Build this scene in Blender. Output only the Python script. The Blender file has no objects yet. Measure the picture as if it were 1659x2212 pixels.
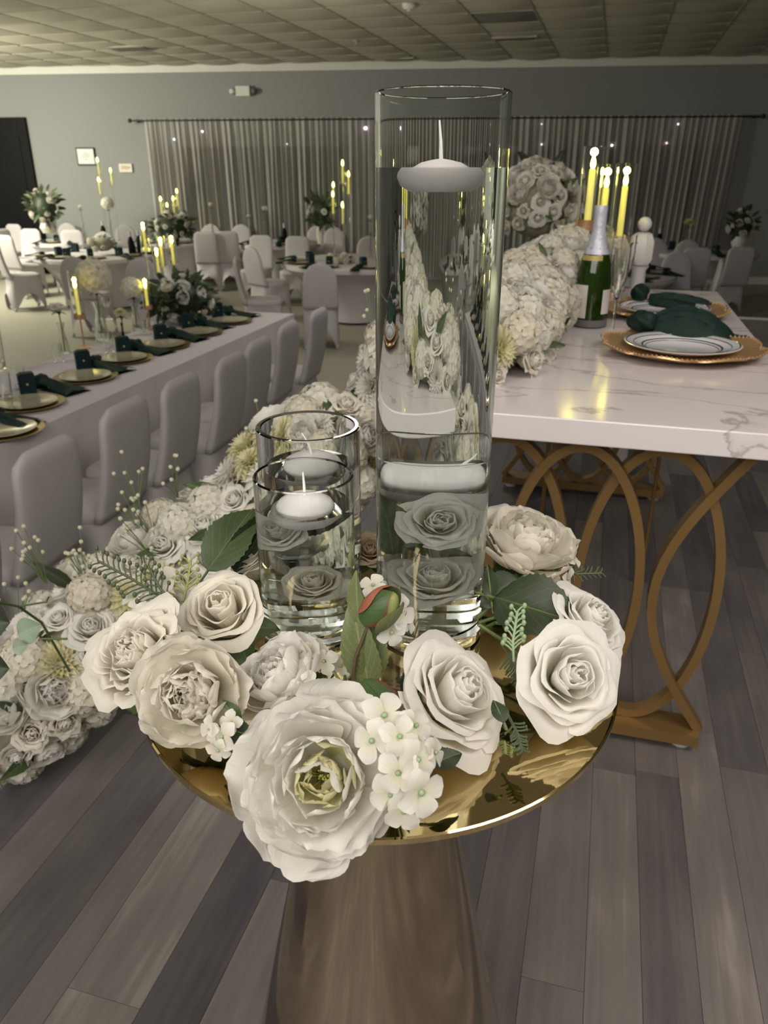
import bpy, math, random
from mathutils import Vector, Matrix, noise
rnd = random.Random(7)
sc = bpy.context.scene
COL = sc.collection
PI = math.pi
# ---------------------------------------------------------------- camera
H = 1.82                       # eye height above the hall floor
TH = math.radians(24.0)        # pitch down
FPX = 1660.0
cd = bpy.data.cameras.new('camera'); cam = bpy.data.objects.new('camera', cd); COL.objects.link(cam)
cam.location = (0, 0, H); cam.rotation_euler = (PI/2-TH, 0, 0)
cd.sensor_fit = 'VERTICAL'; cd.sensor_height = 36.0; cd.lens = 36.0*FPX/2212
cd.clip_start = .02; cd.clip_end = 60
cd.dof.use_dof = True; cd.dof.focus_distance = .66; cd.dof.aperture_fstop = 13.0
sc.camera = cam
# ---------------------------------------------------------------- world, lights, exposure
w = bpy.data.worlds.new('world'); sc.world = w; w.use_nodes = True
w.node_tree.nodes['Background'].inputs[0].default_value = (.55, .6, .7, 1)
w.node_tree.nodes['Background'].inputs[1].default_value = .02
vs = sc.view_settings
vs.view_transform = 'Standard'; vs.look = 'None'; vs.gamma = 1; vs.use_curve_mapping = False
vs.exposure = 1.12
sc.cycles.max_bounces = 20; sc.cycles.transmission_bounces = 20; sc.cycles.glossy_bounces = 8
sc.cycles.diffuse_bounces = 4; sc.cycles.sample_clamp_indirect = 30

def area(name, loc, target, size, power, col, size_y=None, spread=None):
    d = bpy.data.lights.new(name, 'AREA'); d.energy = power; d.color = col; d.size = size
    if size_y: d.shape = 'RECTANGLE'; d.size_y = size_y
    if spread: d.spread = spread
    o = bpy.data.objects.new(name, d); COL.objects.link(o); o.location = loc
    o.rotation_euler = (Vector(target)-Vector(loc)).to_track_quat('-Z', 'Y').to_euler()
    return o
area('stage_ceiling_panel', (-.9, -1.0, 3.3), (0, .7, 1.3), 3.0, 66, (1, .955, .90))
area('stage_ceiling_panel', (1.3, .2, 3.35), (.9, 1.6, 1.3), 1.4, 24, (1, .93, .88))
area('hall_ceiling_panel', (-6.9, 11.4, 3.3), (-6.7, 12.2, 0), 1.2, 80, (1, .97, .76))
area('hall_ceiling_panel', (-4.3, 3.8, 3.35), (-4.1, 4.3, 0), 1.2, 14, (1, .96, .90))
area('hall_ceiling_panel', (.2, 6.2, 3.35), (.2, 6.6, 0), 1.2, 15, (1, .95, .92))
area('hall_wall_lamp', (-7.9, 10.6, 2.5), (-5.0, 14.2, 3.0), .6, 105, (1, .97, .80))
area('added_ceiling_fill', (.2, -2.0, 2.55), (.2, -1.8, 3.45), 1.4, 32, (1, .94, .84))  # added upward fill behind the camera, no real fitting; brightens ceiling and shadows
area('added_ceiling_fill', (-1.5, 7.4, 2.2), (-1.5, 8.6, 3.4), .6, 16, (1, .95, .78))  # second added fill, lifts the hall ceiling; no real fitting

# ---------------------------------------------------------------- projection helpers
sT, cT = math.sin(TH), math.cos(TH)
def ray(px, py):
    a = (px-829.5)/FPX; b = (1106-py)/FPX
    return Vector((a, cT+b*sT, -sT+b*cT))
def at(px, py, z):
    r = ray(px, py); t = (z-H)/r.z
    return Vector((0, 0, H))+r*t
def aty(px, py, Y):
    r = ray(px, py); return Vector((0, 0, H))+r*(Y/r.y)
ROT = math.radians(15.5)
E1 = Vector((math.cos(ROT), -math.sin(ROT), 0)); E2 = Vector((math.sin(ROT), math.cos(ROT), 0))
def UV(u, v, z=0): return E1*u+E2*v+Vector((0, 0, z))
def uv(p): return p.dot(E1), p.dot(E2)
ZS = H-1.14        # stage floor
ZM = H-.41         # marble top
ZD = H-.41         # gold pedestal top
ZT = H-1.10           # hall table tops
ZC = H+1.362*1.2       # ceiling
K = 1.2
WC, WT = 12.2*1.2, .12 # back wall: y = WC - WT*x

# ---------------------------------------------------------------- materials
def newmat(name):
    m = bpy.data.materials.new(name); m.use_nodes = True
    nt = m.node_tree; return m, nt, nt.nodes['Principled BSDF'], nt.nodes['Material Output']
def mat(name, col, rough=.5, metal=0., spec=.5, noise_s=0, noise_a=0., bump=0., bscale=60, trans=0., ior=1.45, coat=0., emit=None, es=0, sss=0, rand=0.):
    m, nt, p, out = newmat(name)
    L = nt.links
    c = (*col, 1)
    p.inputs['Base Color'].default_value = c; p.inputs['Roughness'].default_value = rough
    p.inputs['Metallic'].default_value = metal; p.inputs['Specular IOR Level'].default_value = spec
    p.inputs['IOR'].default_value = ior; p.inputs['Coat Weight'].default_value = coat
    if trans: p.inputs['Transmission Weight'].default_value = trans
    if sss:
        p.inputs['Subsurface Weight'].default_value = sss; p.inputs['Subsurface Scale'].default_value = .01
        p.inputs['Subsurface Radius'].default_value = (1, .8, .6)
    if emit: p.inputs['Emission Color'].default_value = (*emit, 1); p.inputs['Emission Strength'].default_value = es
    if noise_s or rand:
        tc = nt.nodes.new('ShaderNodeTexCoord'); n = nt.nodes.new('ShaderNodeTexNoise'); n.inputs['Scale'].default_value = noise_s or 5
        n.inputs['Detail'].default_value = 4
        L.new(tc.outputs['Object'], n.inputs['Vector'])
        mp = nt.nodes.new('ShaderNodeMapRange'); mp.inputs[3].default_value = 1-noise_a; mp.inputs[4].default_value = 1+noise_a
        L.new(n.outputs['Fac'], mp.inputs[0])
        v = mp.outputs[0]
        if rand:
            oi = nt.nodes.new('ShaderNodeObjectInfo'); m2 = nt.nodes.new('ShaderNodeMapRange')
            m2.inputs[3].default_value = 1-rand; m2.inputs[4].default_value = 1+rand
            L.new(oi.outputs['Random'], m2.inputs[0]); mu = nt.nodes.new('ShaderNodeMath'); mu.operation = 'MULTIPLY'
            L.new(v, mu.inputs[0]); L.new(m2.outputs[0], mu.inputs[1]); v = mu.outputs[0]
        mx = nt.nodes.new('ShaderNodeVectorMath'); mx.operation = 'SCALE'; mx.inputs[0].default_value = col
        L.new(v, mx.inputs['Scale']); L.new(mx.outputs[0], p.inputs['Base Color'])
    if bump:
        tc = nt.nodes.new('ShaderNodeTexCoord'); n = nt.nodes.new('ShaderNodeTexNoise'); n.inputs['Scale'].default_value = bscale
        n.inputs['Detail'].default_value = 5
        L.new(tc.outputs['Object'], n.inputs['Vector'])
        b = nt.nodes.new('ShaderNodeBump'); b.inputs['Strength'].default_value = bump; b.inputs['Distance'].default_value = .01
        L.new(n.outputs['Fac'], b.inputs['Height']); L.new(b.outputs[0], p.inputs['Normal'])
    return m
def petal_mat(name, base, tip, tl=.45, vein=.07, bands=26, red=None):
    """cloth petal or leaf: colour runs base to tip along UV v, thin weave lines, some light let through"""
    m, nt, p, out = newmat(name); L = nt.links
    tc = nt.nodes.new('ShaderNodeTexCoord'); sx = nt.nodes.new('ShaderNodeSeparateXYZ'); L.new(tc.outputs['UV'], sx.inputs[0])
    cr = nt.nodes.new('ShaderNodeValToRGB'); cr.color_ramp.elements[0].color = (*base, 1); cr.color_ramp.elements[1].color = (*tip, 1)
    cr.color_ramp.elements[1].position = .75
    L.new(sx.outputs['Y'], cr.inputs[0])
    mpn = nt.nodes.new('ShaderNodeMapping'); mpn.inputs['Scale'].default_value = (bands, 2.2, 1)
    n = nt.nodes.new('ShaderNodeTexNoise'); n.inputs['Scale'].default_value = 1.0; n.inputs['Detail'].default_value = 3
    L.new(tc.outputs['UV'], mpn.inputs[0]); L.new(mpn.outputs[0], n.inputs['Vector'])
    mr = nt.nodes.new('ShaderNodeMapRange'); mr.inputs[3].default_value = 1-vein; mr.inputs[4].default_value = 1+vein*.6
    L.new(n.outputs['Fac'], mr.inputs[0])
    sc_ = nt.nodes.new('ShaderNodeVectorMath'); sc_.operation = 'SCALE'; L.new(cr.outputs[0], sc_.inputs[0]); L.new(mr.outputs[0], sc_.inputs['Scale'])
    col = sc_.outputs[0]
    b = nt.nodes.new('ShaderNodeBump'); b.inputs['Strength'].default_value = .35; b.inputs['Distance'].default_value = .002
    L.new(n.outputs['Fac'], b.inputs['Height']); L.new(b.outputs[0], p.inputs['Normal'])
    p.inputs['Roughness'].default_value = .75; p.inputs['Specular IOR Level'].default_value = .25
    L.new(col, p.inputs['Base Color'])
    tr = nt.nodes.new('ShaderNodeBsdfTranslucent'); L.new(col, tr.inputs[0])
    ms = nt.nodes.new('ShaderNodeMixShader'); ms.inputs[0].default_value = tl
    L.new(p.outputs[0], ms.inputs[1]); L.new(tr.outputs[0], ms.inputs[2]); L.new(ms.outputs[0], out.inputs[0])
    return m
def leaf_mat(name, col, vein, edge=None):
    m, nt, p, out = newmat(name); L = nt.links
    tc = nt.nodes.new('ShaderNodeTexCoord'); sx = nt.nodes.new('ShaderNodeSeparateXYZ'); L.new(tc.outputs['UV'], sx.inputs[0])
    def mth(op, a, b=None):
        k = nt.nodes.new('ShaderNodeMath'); k.operation = op
        for i, q in enumerate((a, b)):
            if q is None: continue
            if hasattr(q, 'links'): L.new(q, k.inputs[i])
            else: k.inputs[i].default_value = q
        return k.outputs[0]
    d = mth('ABSOLUTE', mth('SUBTRACT', sx.outputs['X'], .5))
    mid = mth('LESS_THAN', d, .022)
    f = mth('ABSOLUTE', mth('SUBTRACT', mth('FRACT', mth('ADD', mth('MULTIPLY', sx.outputs['Y'], 7.0), mth('MULTIPLY', d, -6.0))), .5))
    side = mth('LESS_THAN', f, .05)
    v = mth('MAXIMUM', mid, mth('MULTIPLY', side, .6))
    n = nt.nodes.new('ShaderNodeTexNoise'); n.inputs['Scale'].default_value = 40; L.new(tc.outputs['Object'], n.inputs['Vector'])
    mx = nt.nodes.new('ShaderNodeMix'); mx.data_type = 'RGBA'; mx.inputs[6].default_value = (*col, 1); mx.inputs[7].default_value = (*vein, 1)
    L.new(v, mx.inputs[0]); c = mx.outputs[2]
    mr = nt.nodes.new('ShaderNodeMapRange'); mr.inputs[3].default_value = .7; mr.inputs[4].default_value = 1.3; L.new(n.outputs['Fac'], mr.inputs[0])
    s = nt.nodes.new('ShaderNodeVectorMath'); s.operation = 'SCALE'; L.new(c, s.inputs[0]); L.new(mr.outputs[0], s.inputs['Scale']); c = s.outputs[0]
    if edge:
        e = nt.nodes.new('ShaderNodeMix'); e.data_type = 'RGBA'; L.new(c, e.inputs[6]); e.inputs[7].default_value = (*edge, 1)
        k = mth('GREATER_THAN', mth('ADD', d, mth('MULTIPLY', n.outputs['Fac'], .18)), .5); L.new(k, e.inputs[0]); c = e.outputs[2]
    L.new(c, p.inputs['Base Color']); p.inputs['Roughness'].default_value = .5
    b = nt.nodes.new('ShaderNodeBump'); b.inputs['Strength'].default_value = .5; b.inputs['Distance'].default_value = .001
    L.new(v, b.inputs['Height']); L.new(b.outputs[0], p.inputs['Normal'])
    tr = nt.nodes.new('ShaderNodeBsdfTranslucent'); L.new(c, tr.inputs[0])
    ms = nt.nodes.new('ShaderNodeMixShader'); ms.inputs[0].default_value = .15
    L.new(p.outputs[0], ms.inputs[1]); L.new(tr.outputs[0], ms.inputs[2]); L.new(ms.outputs[0], out.inputs[0])
    return m

def plank_mat(name):
    m, nt, p, out = newmat(name); L = nt.links
    tc = nt.nodes.new('ShaderNodeTexCoord'); oi = nt.nodes.new('ShaderNodeObjectInfo')
    add = nt.nodes.new('ShaderNodeVectorMath'); add.operation = 'ADD'
    sc1 = nt.nodes.new('ShaderNodeVectorMath'); sc1.operation = 'SCALE'; sc1.inputs[0].default_value = (37, 51, 13)
    L.new(oi.outputs['Random'], sc1.inputs['Scale']); L.new(tc.outputs['Object'], add.inputs[0]); L.new(sc1.outputs[0], add.inputs[1])
    mp = nt.nodes.new('ShaderNodeMapping'); mp.inputs['Scale'].default_value = (38, 1.6, 1); L.new(add.outputs[0], mp.inputs[0])
    n = nt.nodes.new('ShaderNodeTexNoise'); n.inputs['Scale'].default_value = 1.5; n.inputs['Detail'].default_value = 6; n.inputs['Distortion'].default_value = .8
    L.new(mp.outputs[0], n.inputs['Vector'])
    mp2 = nt.nodes.new('ShaderNodeMapping'); mp2.inputs['Scale'].default_value = (9, 3.0, 1); L.new(add.outputs[0], mp2.inputs[0])
    n2 = nt.nodes.new('ShaderNodeTexNoise'); n2.inputs['Scale'].default_value = 1.3; n2.inputs['Detail'].default_value = 5; L.new(mp2.outputs[0], n2.inputs['Vector'])
    cr = nt.nodes.new('ShaderNodeValToRGB'); E = cr.color_ramp.elements
    E[0].position = .0; E[0].color = (.058, .054, .060, 1); E[1].position = 1; E[1].color = (.26, .235, .215, 1)
    e = E.new(.35); e.color = (.098, .089, .091, 1); e = E.new(.6); e.color = (.135, .120, .115, 1)
    e = E.new(.8); e.color = (.165, .146, .137, 1)
    def mth(op, a, b):
        k = nt.nodes.new('ShaderNodeMath'); k.operation = op
        for i, q in enumerate((a, b)):
            if hasattr(q, 'links'): L.new(q, k.inputs[i])
            else: k.inputs[i].default_value = q
        return k.outputs[0]
    t = mth('ADD', mth('MULTIPLY', oi.outputs['Random'], .70), mth('ADD', mth('MULTIPLY', n.outputs['Fac'], .55), mth('MULTIPLY', n2.outputs['Fac'], .80)))
    t = mth('SUBTRACT', t, .55)
    L.new(t, cr.inputs[0]); L.new(cr.outputs[0], p.inputs['Base Color'])
    p.inputs['Roughness'].default_value = .42; p.inputs['Specular IOR Level'].default_value = .4
    b = nt.nodes.new('ShaderNodeBump'); b.inputs['Strength'].default_value = .15; b.inputs['Distance'].default_value = .002
    L.new(n.outputs['Fac'], b.inputs['Height']); L.new(b.outputs[0], p.inputs['Normal'])
    return m
def marble_mat(name):
    m, nt, p, out = newmat(name); L = nt.links
    tc = nt.nodes.new('ShaderNodeTexCoord'); mp = nt.nodes.new('ShaderNodeMapping'); mp.inputs['Scale'].default_value = (1.0, 2.6, 2); mp.inputs['Rotation'].default_value = (0, 0, .35)
    L.new(tc.outputs['Object'], mp.inputs[0])
    n = nt.nodes.new('ShaderNodeTexNoise'); n.inputs['Scale'].default_value = 1.5; n.inputs['Detail'].default_value = 7; n.inputs['Roughness'].default_value = .55; n.inputs['Distortion'].default_value = .6
    L.new(mp.outputs[0], n.inputs['Vector'])
    cr = nt.nodes.new('ShaderNodeValToRGB'); E = cr.color_ramp.elements
    W = (.68, .63, .64, 1)
    E[0].position = .0; E[0].color = W; E[1].position = 1; E[1].color = W
    for q, c in ((.486, W), (.496, (.42, .38, .36, 1)), (.501, (.50, .455, .44, 1)), (.510, (.645, .60, .605, 1)), (.535, W)):
        e = E.new(q); e.color = c
    L.new(n.outputs['Fac'], cr.inputs[0]); L.new(cr.outputs[0], p.inputs['Base Color'])
    p.inputs['Roughness'].default_value = .16; p.inputs['Specular IOR Level'].default_value = .5
    return m

M = {}
CREAM = ((.76, .71, .54), (.83, .795, .71)); WHITE = ((.76, .74, .58), (.85, .83, .785))
M['petal_white'] = petal_mat('white_cloth_petal', *WHITE)
M['petal_cream'] = petal_mat('cream_cloth_petal', *CREAM)
M['petal_pink'] = petal_mat('blush_white_petal', (.80, .74, .63), (.86, .81, .75))
M['petal_heart'] = petal_mat('yellowish_heart_petal', (.6, .6, .2), (.78, .75, .50))
M['petal_peach'] = petal_mat('peach_cream_petal', (.75, .55, .3), (.8, .68, .5))
M['leaf_dark'] = leaf_mat('dark_green_leaf', (.026, .040, .017), (.055, .08, .03))
M['leaf_mid'] = leaf_mat('mid_green_leaf', (.055, .085, .03), (.11, .15, .06))
M['leaf_light'] = leaf_mat('light_green_leaf', (.15, .18, .075), (.24, .27, .12))
M['leaf_red'] = leaf_mat('red_edged_leaf', (.055, .10, .03), (.04, .06, .02), edge=(.13, .05, .03))
M['leaf_sage'] = leaf_mat('sage_leaf', (.28, .36, .26), (.33, .4, .3))
M['stem'] = mat('green_stem', (.09, .13, .04), .6, noise_s=40, noise_a=.3)
M['twig'] = mat('brown_stem', (.09, .06, .035), .6, noise_s=60, noise_a=.3)
M['berry'] = mat('grey_green_berry', (.07, .09, .045), .6)
M['berry_light'] = mat('pale_green_berry', (.25, .34, .2), .6)
M['stamen'] = mat('yellow_stamen', (.62, .55, .12), .7)
M['bud'] = mat('green_bud', (.24, .27, .09), .5, noise_s=30, noise_a=.35)
M['bud_red'] = mat('red_bud_tip', (.3, .1, .06), .5, noise_s=60, noise_a=.5)
M['gold_disc'] = mat('mirror_gold', (.64, .51, .27), .045, 1.0)
M['gold_cone'] = mat('polished_gold', (.42, .36, .27), .09, 1.0, bump=.05, bscale=5)
M['gold_frame'] = mat('painted_gold', (.27, .165, .062), .38, .55, noise_s=9, noise_a=.12)
M['gold_plate'] = mat('gold_charger', (.58, .37, .19), .33, .65, noise_s=20, noise_a=.15)
M['gold_dark'] = mat('old_gold_charger', (.36, .25, .08), .25, .85)
M['rose_gold'] = mat('rose_gold', (.72, .42, .24), .22, .7)
M['glass'] = mat('clear_glass', (.97, .99, .975), 0, trans=1, ior=1.48)
M['water'] = mat('water', (.985, 1, .99), 0, trans=1, ior=1.333)
M['bottle'] = mat('green_bottle_glass', (.035, .085, .008), .04, trans=.75, ior=1.5)
M['foil'] = mat('silver_foil', (.50, .50, .58), .42, .25, bump=.3, bscale=80)
M['label'] = mat('cream_label', (.60, .55, .52), .6)
M['gold_foil'] = mat('gold_neck_label', (.6, .48, .2), .35, .5)
M['ink'] = mat('ink', (.12, .11, .11), .6)
M['wax'] = mat('white_wax', (.80, .77, .79), .35, sss=.4)
M['wick'] = mat('white_wick', (.8, .77, .75), .8)
M['candle'] = mat('ivory_candle', (.78, .70, .38), .4, emit=(1, .86, .08), es=.2)  # wax glows faintly by itself: flame light put into the material
M['flame'] = mat('led_flame', (1, .9, .4), .4, emit=(1, .94, .15), es=9)
M['china'] = mat('white_china', (.78, .77, .80), .12, coat=.6)
M['band'] = mat('black_band', (.07, .065, .06), .2, .3)
M['glass_plate'] = mat('gold_speckled_glass_plate', (.5, .46, .33), .12, .35, noise_s=30, noise_a=.2)
M['napkin'] = mat('dark_green_satin', (.007, .022, .016), .6, spec=.22, bump=.4, bscale=40)
M['napkin2'] = mat('dark_green_satin', (.006, .020, .017), .6, spec=.25)
M['box'] = mat('dark_teal_card', (.007, .024, .027), .6, spec=.2)
M['spandex'] = mat('white_spandex', (.47, .445, .455), .8, spec=.2, noise_s=3, noise_a=.04)
M['cloth'] = mat('white_stretch_cloth', (.54, .51, .515), .8, spec=.2, noise_s=2, noise_a=.03)
M['wall'] = mat('grey_blue_wall', (.25, .255, .25), .85, noise_s=1.2, noise_a=.04, bump=.05, bscale=90)
M['crown'] = mat('white_trim', (.62, .61, .56), .5)
M['tile'] = mat('ceiling_tile', (.50, .475, .385), .95, noise_s=6, noise_a=.05, bump=.15, bscale=150, rand=.04)
M['tile_dark'] = mat('grey_ceiling_panel', (.20, .21, .19), .8)
M['tbar'] = mat('ceiling_grid_metal', (.44, .42, .33), .7)
M['vent'] = mat('dark_vent', (.10, .10, .085), .6)
M['planks'] = plank_mat('grey_wood_plank')
M['hallfloor'] = mat('beige_vinyl_floor', (.33, .32, .26), .5, noise_s=1.5, noise_a=.08)
M['marble'] = marble_mat('white_marble')
M['black'] = mat('black_paint', (.004, .004, .004), .6, spec=.15)
M['darkglass'] = mat('night_window_glass', (.006, .006, .007), .05, spec=.3)
M['rod'] = mat('dark_curtain_rod', (.03, .03, .03), .4, .5)
M['whitepaint'] = mat('white_paint', (.62, .60, .60), .45)
M['plastic'] = mat('cream_plastic', (.62, .58, .5), .5)
M['tan'] = mat('tan_display', (.5, .36, .24), .5)
M['paper'] = mat('white_paper', (.66, .66, .66), .7)
M['pane_glint'] = mat('cool_pane_glint', (1, 1, 1), .5, emit=(.75, .85, 1), es=3.0)
M['pane_glint_pink'] = mat('rosy_pane_glint', (1, 1, 1), .5, emit=(1, .72, .85), es=2.2)
M['filler'] = mat('pale_moss_filler', (.30, .30, .21), .9, noise_s=40, noise_a=.5)
M['stagefront'] = mat('stage_edge', (.5, .49, .47), .6)
M['ceramic'] = mat('white_ceramic', (.6, .58, .52), .3)
def curtain_mat():
    m, nt, p, out = newmat('sheer_grey_curtain'); L = nt.links
    p.inputs['Base Color'].default_value = (.47, .455, .42, 1); p.inputs['Roughness'].default_value = .9
    t = nt.nodes.new('ShaderNodeBsdfTransparent'); ms = nt.nodes.new('ShaderNodeMixShader'); ms.inputs[0].default_value = .34
    L.new(p.outputs[0], ms.inputs[1]); L.new(t.outputs[0], ms.inputs[2]); L.new(ms.outputs[0], out.inputs[0])
    return m
M['curtain'] = curtain_mat()

# ---------------------------------------------------------------- mesh helpers
class MB:
    def __init__(s): s.v = []; s.f = []; s.u = []; s.mi = []; s.has = False
    def add(s, vs, fs, uvs=None, mi=0, mx=None):
        o = len(s.v)
        s.v += [tuple(mx @ Vector(q)) if mx else tuple(q) for q in vs]
        s.f += [tuple(o+i for i in f) for f in fs]; s.mi += [mi]*len(fs)
        if uvs: s.has = True
        s.u += list(uvs) if uvs else [(0, 0)]*len(vs)
        return s
    def box(s, c, d, mx=None, mi=0):
        x, y, z = d[0]/2, d[1]/2, d[2]/2
        vs = [(c[0]+i*x, c[1]+j*y, c[2]+k*z) for i in (-1, 1) for j in (-1, 1) for k in (-1, 1)]
        return s.add(vs, [(0, 1, 3, 2), (4, 6, 7, 5), (0, 4, 5, 1), (2, 3, 7, 6), (0, 2, 6, 4), (1, 5, 7, 3)], None, mi, mx)
    def lathe(s, prof, n=32, mx=None, mi=0, c=(0, 0), rf=None):
        """prof: (r, z) list; r 0 closes at an end"""
        vs = []; fs = []; rows = []
        for r, z in prof:
            if r <= 1e-7: rows.append([len(vs)]); vs.append((c[0], c[1], z))
            else:
                rows.append(list(range(len(vs), len(vs)+n)))
                for i in range(n):
                    a = 2*PI*i/n; q = r*(rf(a, z) if rf else 1); vs.append((c[0]+q*math.cos(a), c[1]+q*math.sin(a), z))
        for a, b in zip(rows, rows[1:]):
            for i in range(n):
                j = (i+1) % n
                if len(a) == 1 and len(b) == 1: continue
                if len(a) == 1: fs.append((a[0], b[j], b[i]))
                elif len(b) == 1: fs.append((a[i], a[j], b[0]))
                else: fs.append((a[i], a[j], b[j], b[i]))
        return s.add(vs, fs, None, mi, mx)
    def tube(s, pts, r, n=6, mi=0, mx=None):
        pts = [Vector(p) for p in pts]; vs = []; fs = []
        rr = r if hasattr(r, '__len__') else [r]*len(pts)
        t0 = (pts[1]-pts[0]).normalized(); side = t0.orthogonal().normalized()
        for k, p in enumerate(pts):
            t = (pts[min(k+1, len(pts)-1)]-pts[max(k-1, 0)]).normalized()
            side = (side-t*side.dot(t)).normalized(); up = t.cross(side)
            for i in range(n):
                a = 2*PI*i/n; vs.append(p+(side*math.cos(a)+up*math.sin(a))*rr[k])
        for k in range(len(pts)-1):
            for i in range(n):
                j = (i+1) % n; fs.append((k*n+i, k*n+j, (k+1)*n+j, (k+1)*n+i))
        fs.append(tuple(range(n-1, -1, -1))); b = (len(pts)-1)*n; fs.append(tuple(range(b, b+n)))
        return s.add(vs, fs, None, mi, mx)
    def bar(s, pts, wdt, dep, nrm, mi=0):
        """flat bar swept in a plane with normal nrm"""
        pts = [Vector(p) for p in pts]; nrm = Vector(nrm).normalized(); vs = []; fs = []
        for k, p in enumerate(pts):
            t = (pts[min(k+1, len(pts)-1)]-pts[max(k-1, 0)]).normalized(); sd = t.cross(nrm)
            for a, b in ((-1, -1), (1, -1), (1, 1), (-1, 1)): vs.append(p+sd*a*wdt/2+nrm*b*dep/2)
        for k in range(len(pts)-1):
            for i in range(4):
                j = (i+1) % 4; fs.append((k*4+i, k*4+j, (k+1)*4+j, (k+1)*4+i))
        fs.append((3, 2, 1, 0)); b = (len(pts)-1)*4; fs.append((b, b+1, b+2, b+3))
        return s.add(vs, fs, None, mi)
    def grid(s, fn, nu, nv, mi=0, mx=None, closed=False):
        vs = []; us = []; fs = []
        for j in range(nv+1):
            for i in range(nu+(0 if closed else 1)):
                vs.append(fn(i/nu, j/nv)); us.append((i/nu, j/nv))
        w_ = nu+(0 if closed else 1)
        for j in range(nv):
            for i in range(nu):
                k = (i+1) % w_; fs.append((j*w_+i, j*w_+k, (j+1)*w_+k, (j+1)*w_+i))
        return s.add(vs, fs, us, mi, mx)
    def ball(s, c, r, n=8, m=5, mi=0, sz=1.):
        prof = [(0, c[2]-r*sz)]+[(r*math.sin(PI*k/m), c[2]-r*sz*math.cos(PI*k/m)) for k in range(1, m)]+[(0, c[2]+r*sz)]
        return s.lathe(prof, n, None, mi, (c[0], c[1]))
    def mesh(s, name, mats, smooth=True):
        me = bpy.data.meshes.new(name); me.from_pydata([tuple(q) for q in s.v], [], s.f)
        for m in (mats if isinstance(mats, (list, tuple)) else [mats]): me.materials.append(m)
        if any(s.mi): me.polygons.foreach_set('material_index', s.mi)
        if s.has:
            ul = me.uv_layers.new(name='UVMap'); idx = [0]*len(me.loops); me.loops.foreach_get('vertex_index', idx)
            fl = []
            for i in idx: fl += s.u[i]
            ul.data.foreach_set('uv', fl)
        if smooth: me.polygons.foreach_set('use_smooth', [True]*len(me.polygons))
        me.update(); return me
def ob(name, me, parent=None, loc=None, mx=None):
    o = bpy.data.objects.new(name, me); COL.objects.link(o)
    if parent: o.parent = parent
    if mx is not None: o.matrix_local = mx
    if loc is not None: o.location = loc
    return o
def build(name, mb, mats, parent=None, smooth=True, loc=None, sharp=None):
    o = ob(name, mb.mesh(name, mats, smooth), parent, loc)
    if smooth: o.data.set_sharp_from_angle(angle=math.radians(sharp or 38))
    return o
def tag(o, label=None, cat=None, group=None, kind=None):
    if label: o['label'] = label
    if cat: o['category'] = cat
    if group: o['group'] = group
    if kind: o['kind'] = kind
    return o
def thing(name, label, cat, loc=(0, 0, 0), rz=0, group=None):
    o = bpy.data.objects.new(name, None); COL.objects.link(o); o.location = loc; o.rotation_euler = (0, 0, rz); o.empty_display_size = .05
    return tag(o, label, cat, group)
def kids(o): return [c for c in ALLK.get(o.name, [])]
def copy_tree(o, parent=None):
    c = o.copy(); COL.objects.link(c)
    if parent: c.parent = parent
    for ch in list(o.children): copy_tree(ch, c)
    return c
def px_of(p):
    d = Vector(p)-Vector((0, 0, H)); dep = d.y*cT-d.z*sT
    return 829.5+FPX*d.x/dep, 1106-FPX*(d.y*sT+d.z*cT)/dep
ORD = ['leftmost', 'second from the left', 'third from the left', 'fourth from the left', 'fifth from the left', 'sixth from the left', 'seventh from the left',
       'eighth from the left', 'ninth from the left', 'tenth from the left', 'eleventh from the left', 'twelfth from the left']
def label_row(objs, fmt, group):
    """name each thing of a row by its place in the row, left to right in the photograph"""
    objs = sorted(objs, key=lambda o: px_of(o.location)[0])
    for i, o in enumerate(objs):
        k = ORD[i] if i < len(objs)-1 or len(objs) == 1 or i == 0 else 'rightmost'
        o['label'] = fmt.replace('*', k); o['group'] = group

# ================================================================ THE SETTING
RZ = -ROT
def wall_y(x): return WC-WT*x
# hall floor and stage
fl = tag(build('floor', MB().box((-.9, 6.3, -.05), (17.4, 21, .1)), M['hallfloor'], smooth=False), kind='structure')
wang = math.atan(-WT)
def wall(name, c, d, rz=0, m='wall', kind='structure'):
    o = build(name, MB().box((0, 0, 0), d), M[m], smooth=False); o.location = c; o.rotation_euler.z = rz; tag(o, kind=kind); return o
wall('wall_back', (-.8, wall_y(-.8)+.1, ZC/2), (17.4, .2, ZC+.2), wang)
wall('wall_left', (-8.9, 6.3, ZC/2), (.2, 21, ZC+.2))
wall('wall_right', (7.1, 6.3, ZC/2), (.2, 21, ZC+.2))
wall('wall_front', (-.9, -3.9, ZC/2), (16.4, .2, ZC+.2))
wall('trim_1', (-.8, wall_y(-.8)-.045, ZC-.06), (16.0, .07, .12), wang, 'crown')
wall('baseboard_back', (-.8, wall_y(-.8)-.012, .06), (16.0, .02, .12), wang, 'whitepaint')
ceil = tag(build('ceiling', MB().box((-.9, 6.3, ZC+.10), (17.4, 21, .12)), M['tile'], smooth=False), kind='structure')
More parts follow.
